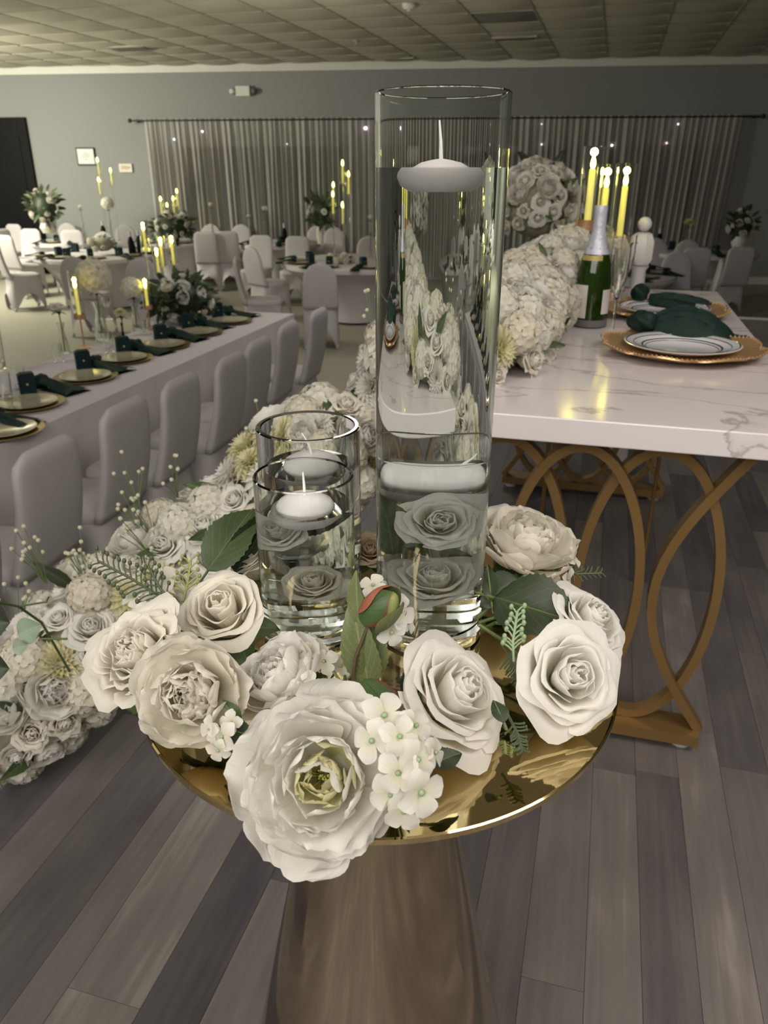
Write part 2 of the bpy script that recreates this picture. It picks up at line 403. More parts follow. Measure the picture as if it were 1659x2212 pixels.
# suspended ceiling: tiles and grid bars where the camera can see the ceiling
S = .617*K
tile_me = MB().grid(lambda a, b: ((a-.5)*(S-.008), (b-.5)*(S-.008), -.034*(1-(2*a-1)**2)*(1-(2*b-1)**2)+.004), 6, 6).mesh('ceiling_tile', M['tile'])
tile_dk = tile_me.copy(); tile_dk.materials.clear(); tile_dk.materials.append(M['tile_dark'])
dk = uv(at(1092, 38, ZC)); U0 = dk[0]-S/2; V0 = dk[1]-S/2
for i in range(-20, 20):
    for j in range(-20, 20):
        p = UV(U0+(i+.5)*S, V0+(j+.5)*S, ZC)
        if p.y < 8.3 or p.y > wall_y(p.x)+.3 or p.x < -8.4 or p.x > 6.8: continue
        o = ob('ceiling_tile', tile_dk if (i, j) == (0, 0) else tile_me, ceil, p); o.rotation_euler.z = RZ
        if (i, j) == (0, 0): o['label'] = 'darker grey ceiling panel'
for i in range(-20, 20):
    for ax in (0, 1):
        pts = []
        for k in range(-60, 60):
            p = UV(U0+i*S, V0+k*.2, ZC) if ax == 0 else UV(U0+k*.2, V0+i*S, ZC)
            if 8.1 < p.y < wall_y(p.x)-.02 and -8.6 < p.x < 6.9: pts.append(p)
        if len(pts) > 2:
            build('grid_bar', MB().bar([pts[0], pts[-1]], .018, .008, (0, 0, 1)), M['tbar'], ceil, smooth=False)
# ceiling fittings
def vent(px, py, lab, w_, d_):
    p = at(px, py, ZC-.02); t = thing('ceiling_vent', lab, 'vent', p, RZ)
    w_ *= K; d_ *= K
    build('frame', MB().box((0, 0, 0), (w_, d_, .02)), M['tbar'], t, False)
    for k in range(5): build('slat', MB().box((0, (k-2)*d_*.18, -.014), (w_*.86, d_*.11, .012), Matrix.Rotation(.0, 4, 'X')), M['vent'], t, False)
vent(283, 104, 'wide dark air vent in the ceiling above the left wall', .55, .30)
vent(1112, 82, 'dark air vent beside the grey ceiling panel', .5, .16)
vent(862, 127, 'small dark air vent in the ceiling behind the tall vase', .42, .10)
p = at(884, 10, ZC-.012); t = thing('smoke_detector', 'round white smoke detector on the ceiling', 'detector', p)
build('body', MB().lathe([(0, .01), (.075, .01), (.075, -.02), (.05, -.045), (0, -.05)], 24), M['crown'], t)
build('sensor_cap', MB().lathe([(0, -.045), (.022, -.047), (.022, -.06), (0, -.063)], 16), M['plastic'], t)
p = at(770, 88, ZC-.015); t = thing('ceiling_sprinkler', 'small round sprinkler rosette on the ceiling', 'sprinkler', p)
build('rosette', MB().lathe([(0, .0), (.05, .0), (.045, -.012), (0, -.014)], 20), M['tbar'], t)
build('nozzle', MB().lathe([(0, -.01), (.012, -.012), (.012, -.04), (.02, -.042), (.02, -.046), (0, -.047)], 12), M['tbar'], t)

# stage: deck, front board and planks laid along the marble table
SU0, SU1, SV0, SV1 = -1.2, 4.3, -.6, 7.1
st = build('trim_2', MB().box((0, 0, 0), (SU1-SU0, SV1-SV0, ZS-.014)), M['stagefront'], smooth=False)
st.location = UV((SU0+SU1)/2, (SV0+SV1)/2, (ZS-.014)/2); st.rotation_euler.z = RZ; tag(st, kind='structure')
edge = build('trim_3', MB().box((0, 0, 0), (SU1-SU0, .05, .02)), M['crown'], smooth=False)
edge.location = UV((SU0+SU1)/2, SV1+.02, ZS); edge.rotation_euler.z = RZ; tag(edge, kind='structure')
u = SU0; n_pl = 0; far = MB()
while u < SU1:
    wd = rnd.choice((.062, .085, .095, .125, .15)); v = SV0-rnd.random()*.8
    while v < SV1:
        ln = rnd.uniform(.55, 1.0); v1 = min(v+ln, SV1); v0 = max(v, SV0); v += ln
        if v1-v0 < .05: continue
        c = UV(u+wd/2, (v0+v1)/2, ZS-.007)
        qx, qy = px_of(c+Vector((0, 0, .007)))
        if c.y > .45 and -230 < qx < 1900 and v0 < 3.4 and u < 1.9 and n_pl < 290:
            o = build('plank', MB().box((0, 0, 0), (wd-.0008, v1-v0-.0008, .014)), M['planks'], st, False)
            o.location = c-st.location; o.location = (UV(*(uv(c-st.location)), 0)); n_pl += 1
            # parent is turned already: use its own axes
            d = c-Vector(st.location); o.location = (d.dot(E1), d.dot(E2), d.z)
            if n_pl == 1: pass
        else:
            d = c-Vector(st.location); far.box((d.dot(E1), d.dot(E2), d.z), (wd-.0008, v1-v0-.0008, .014))
    u += wd
o = build('planks', far, M['planks'], st, False); tag(o, kind='stuff')

# dark door on the left
p0 = aty(52, 253, wall_y(-6.3)-.05); p1 = p0
d = thing('door_1', None, None, (p0.x-.6, wall_y(p0.x-.6)-.03, 0), wang); tag(d, kind='structure')
hz = p0.z
build('door_frame', MB().box((0, 0, hz/2), (1.22, .08, hz)), M['black'], d, False)
build('door_pane', MB().box((0, -.045, hz*.52), (.9, .02, hz*.72)), M['darkglass'], d, False)
build('door_handle', MB().tube([(-.42, -.05, 1.0), (-.42, -.1, 1.0), (-.42, -.1, 1.25), (-.42, -.05, 1.25)], .012), M['rod'], d)

# windows behind the curtains, curtain rod, sheer curtain panels
zr = 2.30
for i, (xa, xb) in enumerate(((-3.6, -.7), (-.2, 2.3), (2.6, 5.6))):
    xm = (xa+xb)/2; ww = thing('window_%d' % (i+1), None, None, (xm, wall_y(xm)-.02, 0), wang); tag(ww, kind='structure')
    L = xb-xa
    build('pane', MB().box((0, .0, 1.35), (L, .02, 1.7)), M['darkglass'], ww, False)
    fm = MB()
    for z in (.48, 2.22): fm.box((0, -.01, z), (L+.1, .05, .06))
    for x in (-L/2, 0, L/2): fm.box((x, -.01, 1.35), (.06, .05, 1.74))
    build('window_frame', fm, M['wall'], ww, False)
def rodpt(px, off=.14):
    # walk to the wall plane
    r = ray(px, 256); t = (WC-off)/(r.y+WT*r.x); q = Vector((0, 0, H))+r*t; return q
ra, rb = rodpt(280), rodpt(1648); zr = (ra.z+rb.z)/2; ra.z = rb.z = zr
L = (rb-ra).length
rod = thing('curtain_rod', 'long dark curtain rod with round finials on the back wall', 'curtain rod', ra, wang)
build('rod', MB().tube([(0, 0, 0), (L, 0, 0)], .013, 10), M['rod'], rod)
for x in (0, L): build('finial', MB().ball((x, 0, 0), .035, 12, 8), M['rod'], rod)
for x in (.12, L*.5, L-.12): build('bracket', MB().box((x, .07, -.01), (.02, .14, .03)), M['rod'], rod, False)
curt = []
c0, c1 = (rodpt(308)-ra).length, (rodpt(1606)-ra).length
NP = 5
for k in range(NP):
    a, b = c0+(c1-c0)*k/NP, c0+(c1-c0)*(k+1)/NP
    r2 = random.Random(k+3); ph = [r2.uniform(0, 6.28) for _ in range(6)]
    slant = {0: .05, NP-1: -.12}.get(k, 0)
    def cf(s, t, a=a, b=b, ph=ph, slant=slant):
        x = a+(b-a)*s; z = zr+.03-(zr-.02)*t
        sp = .02+.035*min(1, t*3)
        y = sp*(math.sin(x*62+ph[0]+1.2*math.sin(x*7+ph[1]))+.5*math.sin(x*23+ph[2]+t*1.5)+.35*math.sin(x*131+ph[3]))
        x += slant*t*(s if k == 0 else (s if k == NP-1 else 0))+.012*math.sin(x*31+t*3+ph[4])*t
        return (x-a, y*.8+.03, z-zr)
    o = build('curtain', MB().grid(cf, 190, 10), M['curtain']); o.location = ra+Vector((math.cos(wang), math.sin(wang), 0))*a; o.rotation_euler.z = wang
    tag(o, None, 'curtain'); curt.append(o)
label_row(curt, 'sheer grey curtain panel hanging from the long rod, * of five', 'sheer curtain panels')
bl = []  # glowing balls put in for ceiling lights mirrored in the window panes
for px, py, m_, r in ((376, 301, 'pane_glint', .018), (437, 284, 'pane_glint_pink', .02), (789, 277, 'pane_glint_pink', .03), (620, 311, 'pane_glint', .010), (1170, 312, 'pane_glint', .013), (1322, 314, 'pane_glint', .014), (1440, 309, 'pane_glint_pink', .016), (1465, 268, 'pane_glint', .014), (1170, 268, 'pane_glint', .010)):
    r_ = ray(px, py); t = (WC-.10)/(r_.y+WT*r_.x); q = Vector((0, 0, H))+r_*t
    o = ob('pane_glint_ball', MB().ball((0, 0, 0), r, 10, 7).mesh('pane_glint_ball', M[m_]), None, q); tag(o, None, 'light'); bl.append(o)
label_row(bl, 'glowing ball standing in for a window reflection behind the curtain, *', 'window reflections modelled as glowing balls')

# things on the back wall
def on_wall(px, py, off=.02):
    r_ = ray(px, py); t = (WC-off)/(r_.y+WT*r_.x); return Vector((0, 0, H))+r_*t
q = on_wall(186, 338); t = thing('certificate_frame', 'black framed certificate on the grey wall', 'picture', q, wang)
build('frame', MB().box((0, 0, 0), (.35, .02, .29)), M['black'], t, False)
pp = build('sheet', MB().box((0, -.012, 0), (.31, .006, .25)), M['paper'], t, False)
for k, (wd, z) in enumerate(((.10, .05), (.16, .02), (.13, -.01), (.06, -.05))):
    build('print_line', MB().box((0, -.016, z), (wd, .002, .005)), M['ink'], pp, False)
q = on_wall(272, 363); t = thing('thermostat', 'cream thermostat with a tan display on the wall', 'thermostat', q, wang)
build('cover', MB().box((0, 0, 0), (.24, .04, .14)), M['plastic'], t, False)
build('display', MB().box((-.02, -.022, .01), (.11, .008, .06)), M['tan'], t, False)
build('knob', MB().ball((.07, -.025, .01), .012, 10, 6), M['vent'], t)
q = on_wall(525, 197, .05); t = thing('emergency_light', 'white emergency light box with two lamp heads high on the wall', 'emergency light', q, wang)
build('housing', MB().box((0, 0, 0), (.24, .08, .15)), M['crown'], t, False)
for s in (-1, 1):
    h = build('lamp_head', MB().lathe([(0, .05), (.035, .04), (.05, .0), (.045, -.05), (0, -.055)], 16, Matrix.Translation((s*.19, -.01, -.0)) @ Matrix.Rotation(PI/2, 4, 'X')), M['whitepaint'] if s < 0 else M['vent'], t)

# ================================================================ CHAIRS
TB = {k_: (a_*K, b_*K, c_*1.14) for k_, (a_, b_, c_) in {'T1': (-3.42, 9.62, .76), 'T2': (-.27, 8.85, .9), 'T3': (-1.45, 11.25, .6), 'T4': (-2.95, 11.4, .6), 'T5': (-4.4, 11.5, .6), 'T6': (2.14, 7.85, .74), 'T7': (3.93, 10.0, .7)}.items()}
def rrect(wd, dp, n=24, p=3.2):
    out = []
    for i in range(n):
        a = 2*PI*i/n; c, s = math.cos(a), math.sin(a)
        out.append((wd/2*math.copysign(abs(c)**(2/p), c), dp/2*math.copysign(abs(s)**(2/p), s)))
    return out
def loft(mb, secs, n=24, cap=True):
    vs = []; fs = []
    for (wd, dp, cx, cy, z, p) in secs: vs += [(cx+x, cy+y, z) for x, y in rrect(wd, dp, n, p)]
    for k in range(len(secs)-1):
        for i in range(n): j = (i+1) % n; fs.append((k*n+i, k*n+j, (k+1)*n+j, (k+1)*n+i))
    if cap: fs.append(tuple(range(n-1, -1, -1))); b = (len(secs)-1)*n; fs.append(tuple(range(b, b+n)))
    mb.add(vs, fs); return mb
HC = .93
def chair_meshes(top):
    m = MB(); secs = []
    for k in range(15):
        z = .44+(HC-.44)*k/14; f = (z-.44)/(HC-.44); yb = -.20-.085*f-.02*math.sin(f*PI)
        rr = {'round': .19, 'soft': .075}[top]
        wd = .385-.03*f
        if z > HC-rr: q = (z-(HC-rr))/rr; wd = (wd-2*rr*.95)+2*rr*.95*math.sqrt(max(0, 1-q*q)) if q < .999 else wd-2*rr*.95+.02
        th = .062-.018*f
        if k == 14: th *= .5
        secs.append((max(wd, .03), th, 0, yb, z, 4))
    loft(m, secs); back = m.mesh('backrest', M['spandex'])
    m = loft(MB(), [(.37, .40, 0, 0, .41, 4), (.40, .43, 0, 0, .425, 4), (.405, .44, 0, 0, .45, 4), (.40, .43, 0, 0, .475, 4), (.34, .37, 0, 0, .487, 4)]); seat = m.mesh('seat', M['spandex'])
    def sk(s, t):
        a = 2*PI*s; c, q = math.cos(a), math.sin(a); x = .198*math.copysign(abs(c)**.45, c); y = .215*math.copysign(abs(q)**.45, q)
        cor = abs(math.sin(2*a))**.55                      # 1 at corners, 0 between
        arch = .25*(1-cor**2.2) if True else 0
        zb = .0+arch; z = .43+(zb-.43)*t
        k = 1-(.16*(1-cor)*math.sin(PI*min(1, t))) + .06*t*cor
        return (x*k, y*k-(.05*t if q < -.3 else 0)*abs(q), z)
    skirt = MB().grid(sk, 48, 8, closed=True).mesh('skirt', M['spandex'])
    return back, seat, skirt
FOOT = MB().lathe([(0, 0), (.02, 0), (.02, .03), (.012, .05), (0, .05)], 8).mesh('foot', M['spandex'])
CM = {k: chair_meshes(k) for k in ('round', 'soft')}
def chair(x, y, ang, top='soft'):
    t = thing('banquet_chair', None, 'chair', (x, y, 0), ang)
    for nme, me in zip(('backrest', 'seat', 'skirt'), CM[top]): ob(nme, me, t)
    for sx in (-1, 1):
        for sy in (-1, 1): ob('foot', FOOT, t, (sx*.172, sy*.20-.02, 0))
    return t
def chair_px(px, py, ang, top='soft', z=HC):
    """chair whose back top is seen at px, py; ang 0 faces away from the camera"""
    p = at(px, py, z); off = Matrix.Rotation(ang, 3, 'Z') @ Vector((0, .285, 0)); p = p+off
    p.y = min(p.y, wall_y(p.x)-.5)
    for (tx, ty, tr) in TB.values():
        d = Vector((p.x-tx, p.y-ty, 0))
        if d.length < tr+.16: p += d.normalized()*(tr+.16-d.length)
    p.y = min(p.y, wall_y(p.x)-.5)
    return chair(p.x, p.y, ang, top)
# row along the long table: seen from behind, facing the table (to the left)
row = []
for px, py in ((95, 958), (266, 868), (388, 814), (497, 767), (557, 733), (622, 697), (688, 668)):
    row.append(chair_px(px, py, PI/2-ROT+.03))
p = row[0].location-Vector((.11, .46, 0)); row.append(chair(p.x, p.y, PI/2-ROT))
label_row(row, 'white spandex chair at the long table, * of the row', 'chairs along the long table')
bk = [chair_px(*a) for a in ((155, 553, -.15, 'round'), (303, 556, .1, 'round'), (440, 500, .1, 'soft'), (503, 499, .15, 'soft'), (690, 567, .1, 'round'))]
label_row(bk, 'white chair seen from behind before the round tables, *', 'chairs seen from the back, left side')
sd = [chair_px(*a) for a in ((45, 520, -.9, 'soft'), (508, 556, -1.45, 'soft'), (566, 532, -.75, 'round'), (8, 508, -.5, 'soft'), (88, 492, -1.8, 'soft'))]
label_row(sd, 'white chair turned sideways to a round table, *', 'chairs turned sideways, left side')
fr = [chair_px(*a) for a in ((28, 484, PI-.4, 'soft'), (110, 492, PI-.2, 'soft'), (158, 494, PI, 'soft'), (222, 500, PI+.1, 'round'), (268, 484, PI, 'round'), (167, 477, PI, 'round'),
                             (462, 481, PI, 'round'), (520, 484, PI, 'round'), (563, 508, PI-.2, 'soft'), (647, 489, PI, 'round'), (722, 490, PI, 'round'), (785, 516, PI+.1, 'round'), (642, 510, PI-.1, 'soft'))]
label_row(fr, 'white chair facing the camera beyond the round tables, *', 'chairs facing the camera, left side')
rt = [chair_px(*a) for a in ((1418, 541, PI, 'round'), (1526, 557, 1.25, 'round'), (1604, 533, .1, 'soft'), (1508, 535, .0, 'soft'), (1418, 513, PI, 'round'), (1492, 514, PI, 'round'))]
for o, l in zip(rt, ('white round-backed chair facing the camera behind the plate of the right table', 'bright round-backed chair side-on at the right round table', 'large white chair at the far right seen from behind',
                     'square-backed white chair behind the bright round-backed chair', 'white chair top facing the camera below the right curtain, left one', 'white chair top facing the camera below the right curtain, right one')):
    tag(o, l, 'chair', 'chairs at the right round tables')

# ================================================================ HALL TABLES
def round_table(cx, cy, r, lab):
    t = thing('round_table', lab, 'table', (cx, cy, 0), 0, 'round banquet tables')
    def rf(a, z): return 1+.10*(math.cos(4*a+.6))*max(0, (.68-z)/.68)
    prof = [(0, ZT), (r-.02, ZT), (r, ZT-.012), (r, ZT-.055), (r-.03, ZT-.075)]
    for k in range(1, 9): f = k/8; prof.append((r*(.90-.30*math.sin(f*PI*.55)), (ZT-.075)*(1-f)+.03*f))
    build('table_cover', MB().lathe(prof[3:], 48, rf=rf), M['cloth'], t); build('tabletop', MB().lathe(prof[:5], 48), M['cloth'], t)
    build('base_foot', MB().lathe([(0, .02), (r*.5, .02), (r*.5, 0), (0, 0)], 24), M['cloth'], t)
    return t
for k, l in (('T1', 'white covered round table at the left with dark napkins on it'), ('T2', 'white covered round table in front of the curtains, left of the tall vase'), ('T3', 'far white round table under the curtains behind the nearer table'),
             ('T4', 'far white round table with four candles above white flowers'), ('T5', 'far white round table in the left corner by the dark door'), ('T6', 'white covered round table just beyond the marble table'), ('T7', 'white round table at the far right under the curtain end')):
    round_table(*TB[k], l)
# long table on the left
le = uv(at(185, 817, ZT)); pa = uv(at(60, 877, ZT)); 
UR = uv(row[1].location)[0]-.30; UL = UR-.86; V1 = uv(at(540, 690, ZT))[1]+.35; V0L = 1.2
t = thing('long_table', 'long banquet table under white cloth with a row of dark napkins', 'table', UV((UR+UL)/2, (V0L+V1)/2, 0), RZ)
Wd, Ln = UR-UL, V1-V0L
build('tabletop', MB().box((0, 0, ZT-.02), (Wd, Ln, .038)), M['cloth'], t, False)
def drape(s, q):
    a = s*2*(Wd+Ln); x, y = -Wd/2, -Ln/2
    if a < Wd: x += a; n = (0, -1)
    elif a < Wd+Ln: x = Wd/2; y += a-Wd; n = (1, 0)
    elif a < 2*Wd+Ln: x = Wd/2-(a-Wd-Ln); y = Ln/2; n = (0, 1)
    else: y = Ln/2-(a-2*Wd-Ln); n = (-1, 0)
    f = q*(.03+.025*math.sin(a*17)+.012*math.sin(a*41+1))
    return (x+n[0]*(f+.002), y+n[1]*(f+.002), ZT-.001-(ZT-.05)*q)
build('tablecloth_skirt', MB().grid(drape, 260, 6, closed=True), M['cloth'], t)
for sx in (-1, 1):
    for sy in (-1, 1): build('leg', MB().tube([(sx*Wd*.42, sy*Ln*.46, ZT-.04), (sx*Wd*.42, sy*Ln*.46, 0)], .014), M['rod'], t)

# ---------------------------------------------------------------- tableware
def charger(p, r=.15, name='charger_plate', mat_='gold_dark', lab=None, grp=None, plate=True, rz=0):
    t = thing(name, lab, 'plate', p, rz, grp)
    build('charger', MB().lathe([(0, .0), (r*.62, 0), (r*.7, .004), (r*.98, .013), (r, .017), (r*.97, .017), (r*.7, .008), (0, .006)], 40), M[mat_], t)
    if plate: build('glass_plate', MB().lathe([(0, .008), (r*.5, .008), (r*.78, .022), (r*.8, .025), (r*.76, .025), (r*.5, .014), (0, .013)], 40), M['glass_plate'], t)
    return t
def napkin_mesh(L=.2, seed=0, w_=.07):
    """a knotted satin napkin: a lumpy knot and a folded tail that widens and drops"""
    r2 = random.Random(seed); m = MB()
    ph = [r2.uniform(0, 6) for _ in range(5)]
    def tail(s, t, top=1):
        x = .02+L*t; wv = w_*(.30+.9*t**.8*(1-.25*t)) ; y = (s-.5)*2*wv
        z = .028*math.exp(-((t-.0)/.55)**2)+.012*math.cos(y*60+ph[0]+t*3)*(1-abs(2*s-1))*(1-.4*t)+.014*(1-abs(2*s-1)**2)
        return (x, y+.02*math.sin(t*3+ph[1]), z+.006 if top > 0 else .001)
    m.grid(lambda s, t: tail(s, t), 12, 14); m.grid(lambda s, t: tail(1-s, t, -1), 12, 14)
    k = MB(); 
    def knot(s, t):
        a = 2*PI*s; b = PI*t; r_ = .036*(1+.22*math.sin(3*a+ph[2])*math.sin(b)+.15*math.sin(5*b+ph[3]))
        return (r_*math.cos(a)*math.sin(b)*1.1, r_*math.sin(a)*math.sin(b)*1.25, .030-r_*math.cos(b)*.85)
    k.grid(knot, 18, 12, closed=True)
    return m, k
NK = [[mm.mesh(n_, M['napkin']) for mm, n_ in zip(napkin_mesh(.21, s), ('tail', 'knot'))] for s in (1, 2, 3)]
def napkin(p, rz, k=0, sc_=1, lab=None, grp='knotted dark green napkins'):
    t = thing('napkin', lab, 'napkin', p, rz, grp); t.scale = (sc_,)*3
    ob('tail', NK[k % 3][0], t); ob('knot', NK[k % 3][1], t); return t
def favor(p, rz, s=.065, lab=None, grp='dark teal favor boxes'):
    t = thing('favor_box', lab, 'box', p, rz, grp)
    build('carton', MB().box((0, 0, s*.65), (s, s*.8, s*1.3)), M['box'], t, False)
    build('lid_flap', MB().box((s*.04, 0, s*1.34), (s*.8, s*.7, .008)), M['box'], t, False)
    h = MB().lathe([(0, 0), (.006, .001), (.006, .0), (0, -.001)], 8, Matrix.Translation((s*.51, 0, s*.7)) @ Matrix.Rotation(PI/2, 4, 'Y'))
    h.lathe([(0, 0), (.006, .001), (0, -.001)], 8, Matrix.Translation((0, -s*.41, s*.7)) @ Matrix.Rotation(PI/2, 4, 'X'))
    build('gold_heart_print', h, M['gold_foil'], t); return t
# long table place settings (each laid where it is seen)
cs = [charger(at(px, py, ZT), .178) for px, py in ((10, 935), (62, 876), (186, 818), (268, 778), (355, 749), (430, 721), (497, 696))]
label_row(cs, 'gold rimmed glass plate on the long table, * of seven', 'gold rimmed plates on the long table')
ns = []
for k, (px, py) in enumerate(((-20, 905), (92, 838), (205, 793), (292, 757), (372, 729), (436, 703), (492, 680))):
    ns.append(napkin(at(px, py, ZT), -.42-ROT*.4, k, 1.2))
label_row(ns, 'dark green knotted napkin on the long table, * of seven', 'napkins on the long table')
fs_ = [favor(at(px, py, ZT), .5, .082) for px, py in ((62, 850), (182, 797), (268, 765), (348, 736), (407, 712), (470, 684))]
label_row(fs_, 'dark teal favor box on the long table, * of six', 'favor boxes on the long table')
# settings on the round tables
def settings(key, angs, lab):
    cx, cy, r = TB[key]; A = []; B = []; C = []
    for i, a in enumerate(angs):
        a = math.radians(a); d = Vector((math.cos(a), math.sin(a), 0)); c = Vector((cx, cy, ZT))
        A.append(charger(c+d*(r-.19), .165)); B.append(napkin(c+d*(r-.15)+Vector((.13*d.y, -.13*d.x, 0)), a-.4, i, .95)); C.append(favor(c+d*(r-.36)+Vector((.05*d.y, -.05*d.x, 0)), a+.3, .085))
    label_row(A, 'gold charger plate on '+lab+', *', 'plates on '+lab); label_row(B, 'dark green napkin on '+lab+', *', 'napkins on '+lab); label_row(C, 'small dark favor box on '+lab+', *', 'favor boxes on '+lab)
settings('T1', (-150, -115, -75, -30, 10, 150), 'the left round table')
settings('T2', (-155, -118, -80, -45, 180), 'the curtain-side round table')
settings('T6', (-60, -15, 30), 'the table past the marble table')
settings('T5', (-110, -60), 'the far corner table'); settings('T3', (-130, -70), 'the far table under the curtains'); settings('T4', (-130, -60), 'the far candle table'); settings('T7', (-120, -80, 150), 'the far right table')

# ================================================================ FLOWERS: petals, leaves and blooms
def petal_fn(W=.5, L=1., cup=.25, a0=.0, a1=.5, a2=0., ruf=.04, seed=0, tipn=.04, k=3, narrow=.0):
    r2 = random.Random(seed); ph = [r2.uniform(0, 6.28) for _ in range(6)]
    # integrate the centre line
    N = 24; cl = [(0., 0.)]; 
    for i in range(N):
        s = (i+.5)/N; th = a0+a1*s+a2*s**4; y, z = cl[-1]; cl.append((y+math.sin(th)*L/N, z+math.cos(th)*L/N))
    def f(u_, s):
        t = 2*u_-1
        prof = (.16+.84*math.sin(min(1, s/.72)*PI/2)**.9)*(1 if s < .72 else math.sqrt(max(0, 1-((s-.72)/.28)**2*(.62+narrow))))
        x = t*W*prof
        q = min(N-1e-6, max(0, s*(1-.13*t*t*s))*N); i = int(q); fr = q-i
        y = cl[i][0]*(1-fr)+cl[i+1][0]*fr; z = cl[i][1]*(1-fr)+cl[i+1][1]*fr
        y -= cup*t*t*prof*(.35+.65*s)*W*2
        e = s**3
        y += ruf*e*(math.sin(k*PI*t+ph[0])+.6*math.sin((2*k+1)*PI*t+ph[1]))+.012*math.sin(9*t+ph[4])*s
        z += tipn*e*s*(math.sin(k*1.7*t+ph[2])+.7*math.sin(k*4.3*t+ph[3])+.4*math.sin(17*t+ph[5]))
        return (x, y, z)
    return f
PV = {}   # petal shape parameters by kind
PV['inner'] = [dict(W=.50, cup=.75, a0=-.05, a1=-.25, a2=-.2, ruf=.015, tipn=.015, seed=i) for i in range(3)]
PV['mid'] = [dict(W=.60, cup=.42, a0=.05, a1=-.55, a2=1.0, ruf=.02, tipn=.015, seed=10+i) for i in range(4)]
PV['outer'] = [dict(W=.66, cup=.24, a0=.1, a1=-.5, a2=1.6, ruf=.025, tipn=.015, seed=20+i) for i in range(4)]
PV['pin'] = [dict(W=.42, cup=.5, a0=.15, a1=-.9, a2=.1, ruf=.04, tipn=.045, seed=30+i, k=2) for i in range(4)]
PV['pmid'] = [dict(W=.54, cup=.38, a0=.25, a1=-1.2, a2=.2, ruf=.035, tipn=.04, seed=40+i, k=1.8) for i in range(5)]
PV['pout'] = [dict(W=.62, cup=.24, a0=.2, a1=-.9, a2=.5, ruf=.035, tipn=.03, seed=50+i, k=1.6) for i in range(5)]
PV['flat'] = [dict(W=.46, cup=.14, a0=.2, a1=.6, a2=.3, ruf=.02, tipn=.01, seed=60+i, k=1.5) for i in range(4)]
PV['thin'] = [dict(W=.17, cup=.5, a0=.2, a1=.1, a2=.5, ruf=.01, tipn=.01, seed=70+i, narrow=.36) for i in range(3)]
def wrap_fn(f, op=1., seed=0, ruf=.012, half=None):
    """a rose petal wrapped round the flower's axis; f 0 heart .. 1 outermost, op how far the flower is open"""
    r2 = random.Random(seed); ph = [r2.uniform(0, 6.28) for _ in range(5)]
    D = half or math.radians(96-22*f); rb = .03+.06*f; rm = .085+(.36+.16*(op-1))*f**.9*min(op, 1.25); h = .80-(.10+.26*(op-.6))*f; cu = max(0, f-.25)*(.34*op)
    def g(u_, s):
        t = 2*u_-1
        e = 1-.17*abs(t)**2.6-.04*math.sin(3*t+ph[0])
        ss = s*e
        r = rb+(rm-rb)*math.sin(min(1, ss*1.25)*PI/2)**.75
        r += cu*max(0, ss-.55)**1.6*2.3*(1-.35*t*t)
        if f < .4: r *= 1-(.55-.9*f)*ss**3
        r *= 1+.055*t
        r += ruf*ss**2*(math.sin(4*t+ph[1])+.7*math.sin(9*t+ph[2]))*(1+2*f)
        z = h*math.sin(min(1.25, ss*1.12)*PI/2)**.95 if f < .5 else h*(math.sin(min(1.18, ss*1.1)*PI/2))-.16*cu*max(0, ss-.7)*3
        z += ruf*.8*ss**3*math.sin(6*t+ph[3])-(.25*f*op-.1*f)*.35+ruf*.4*math.sin(23*t+ph[4])*s**6
        a = D*t*(.45+.55*math.sin(min(1, s*1.35)*PI/2)**.8)
        return (r*math.sin(a), r*math.cos(a), z)
    return g
WR = {'rose': (17, 1.0, .012), 'openrose': (19, 1.38, .018), 'closedpeony': (24, .92, .030)}
def wlayout(style, r2):
    N, op, ruf = WR[style]; out = []
    for i in range(N):
        f = i/(N-1); out.append((f, op, i*2.22+r2.uniform(-.2, .2), r2.uniform(-.05, .05)*f*(2 if 'peony' in style else 1), r2.uniform(-.05, .05)*f, i % 3))
    return out
def wmx(k):
    return Matrix.Rotation(k[2], 4, 'Z') @ Matrix.Rotation(k[3], 4, 'X') @ Matrix.Rotation(k[4], 4, 'Y')
PCACHE = {}
def wrap_me(style, f, op, sd, m, nu=18, nv=14):
    key = (style, round(f, 3), sd, m)
    if key not in PCACHE: PCACHE[key] = MB().grid(wrap_fn(f, op, sd+int(f*100), WR[style][2]), nu, nv).mesh('petal', M[m])
    return PCACHE[key]
def petal_me(kind, i, m='petal_cream', nu=12, nv=14):
    key = (kind, i, m, nu)
    if key not in PCACHE: PCACHE[key] = MB().grid(petal_fn(**PV[kind][i]), nu, nv).mesh('petal', M[m])
    return PCACHE[key]
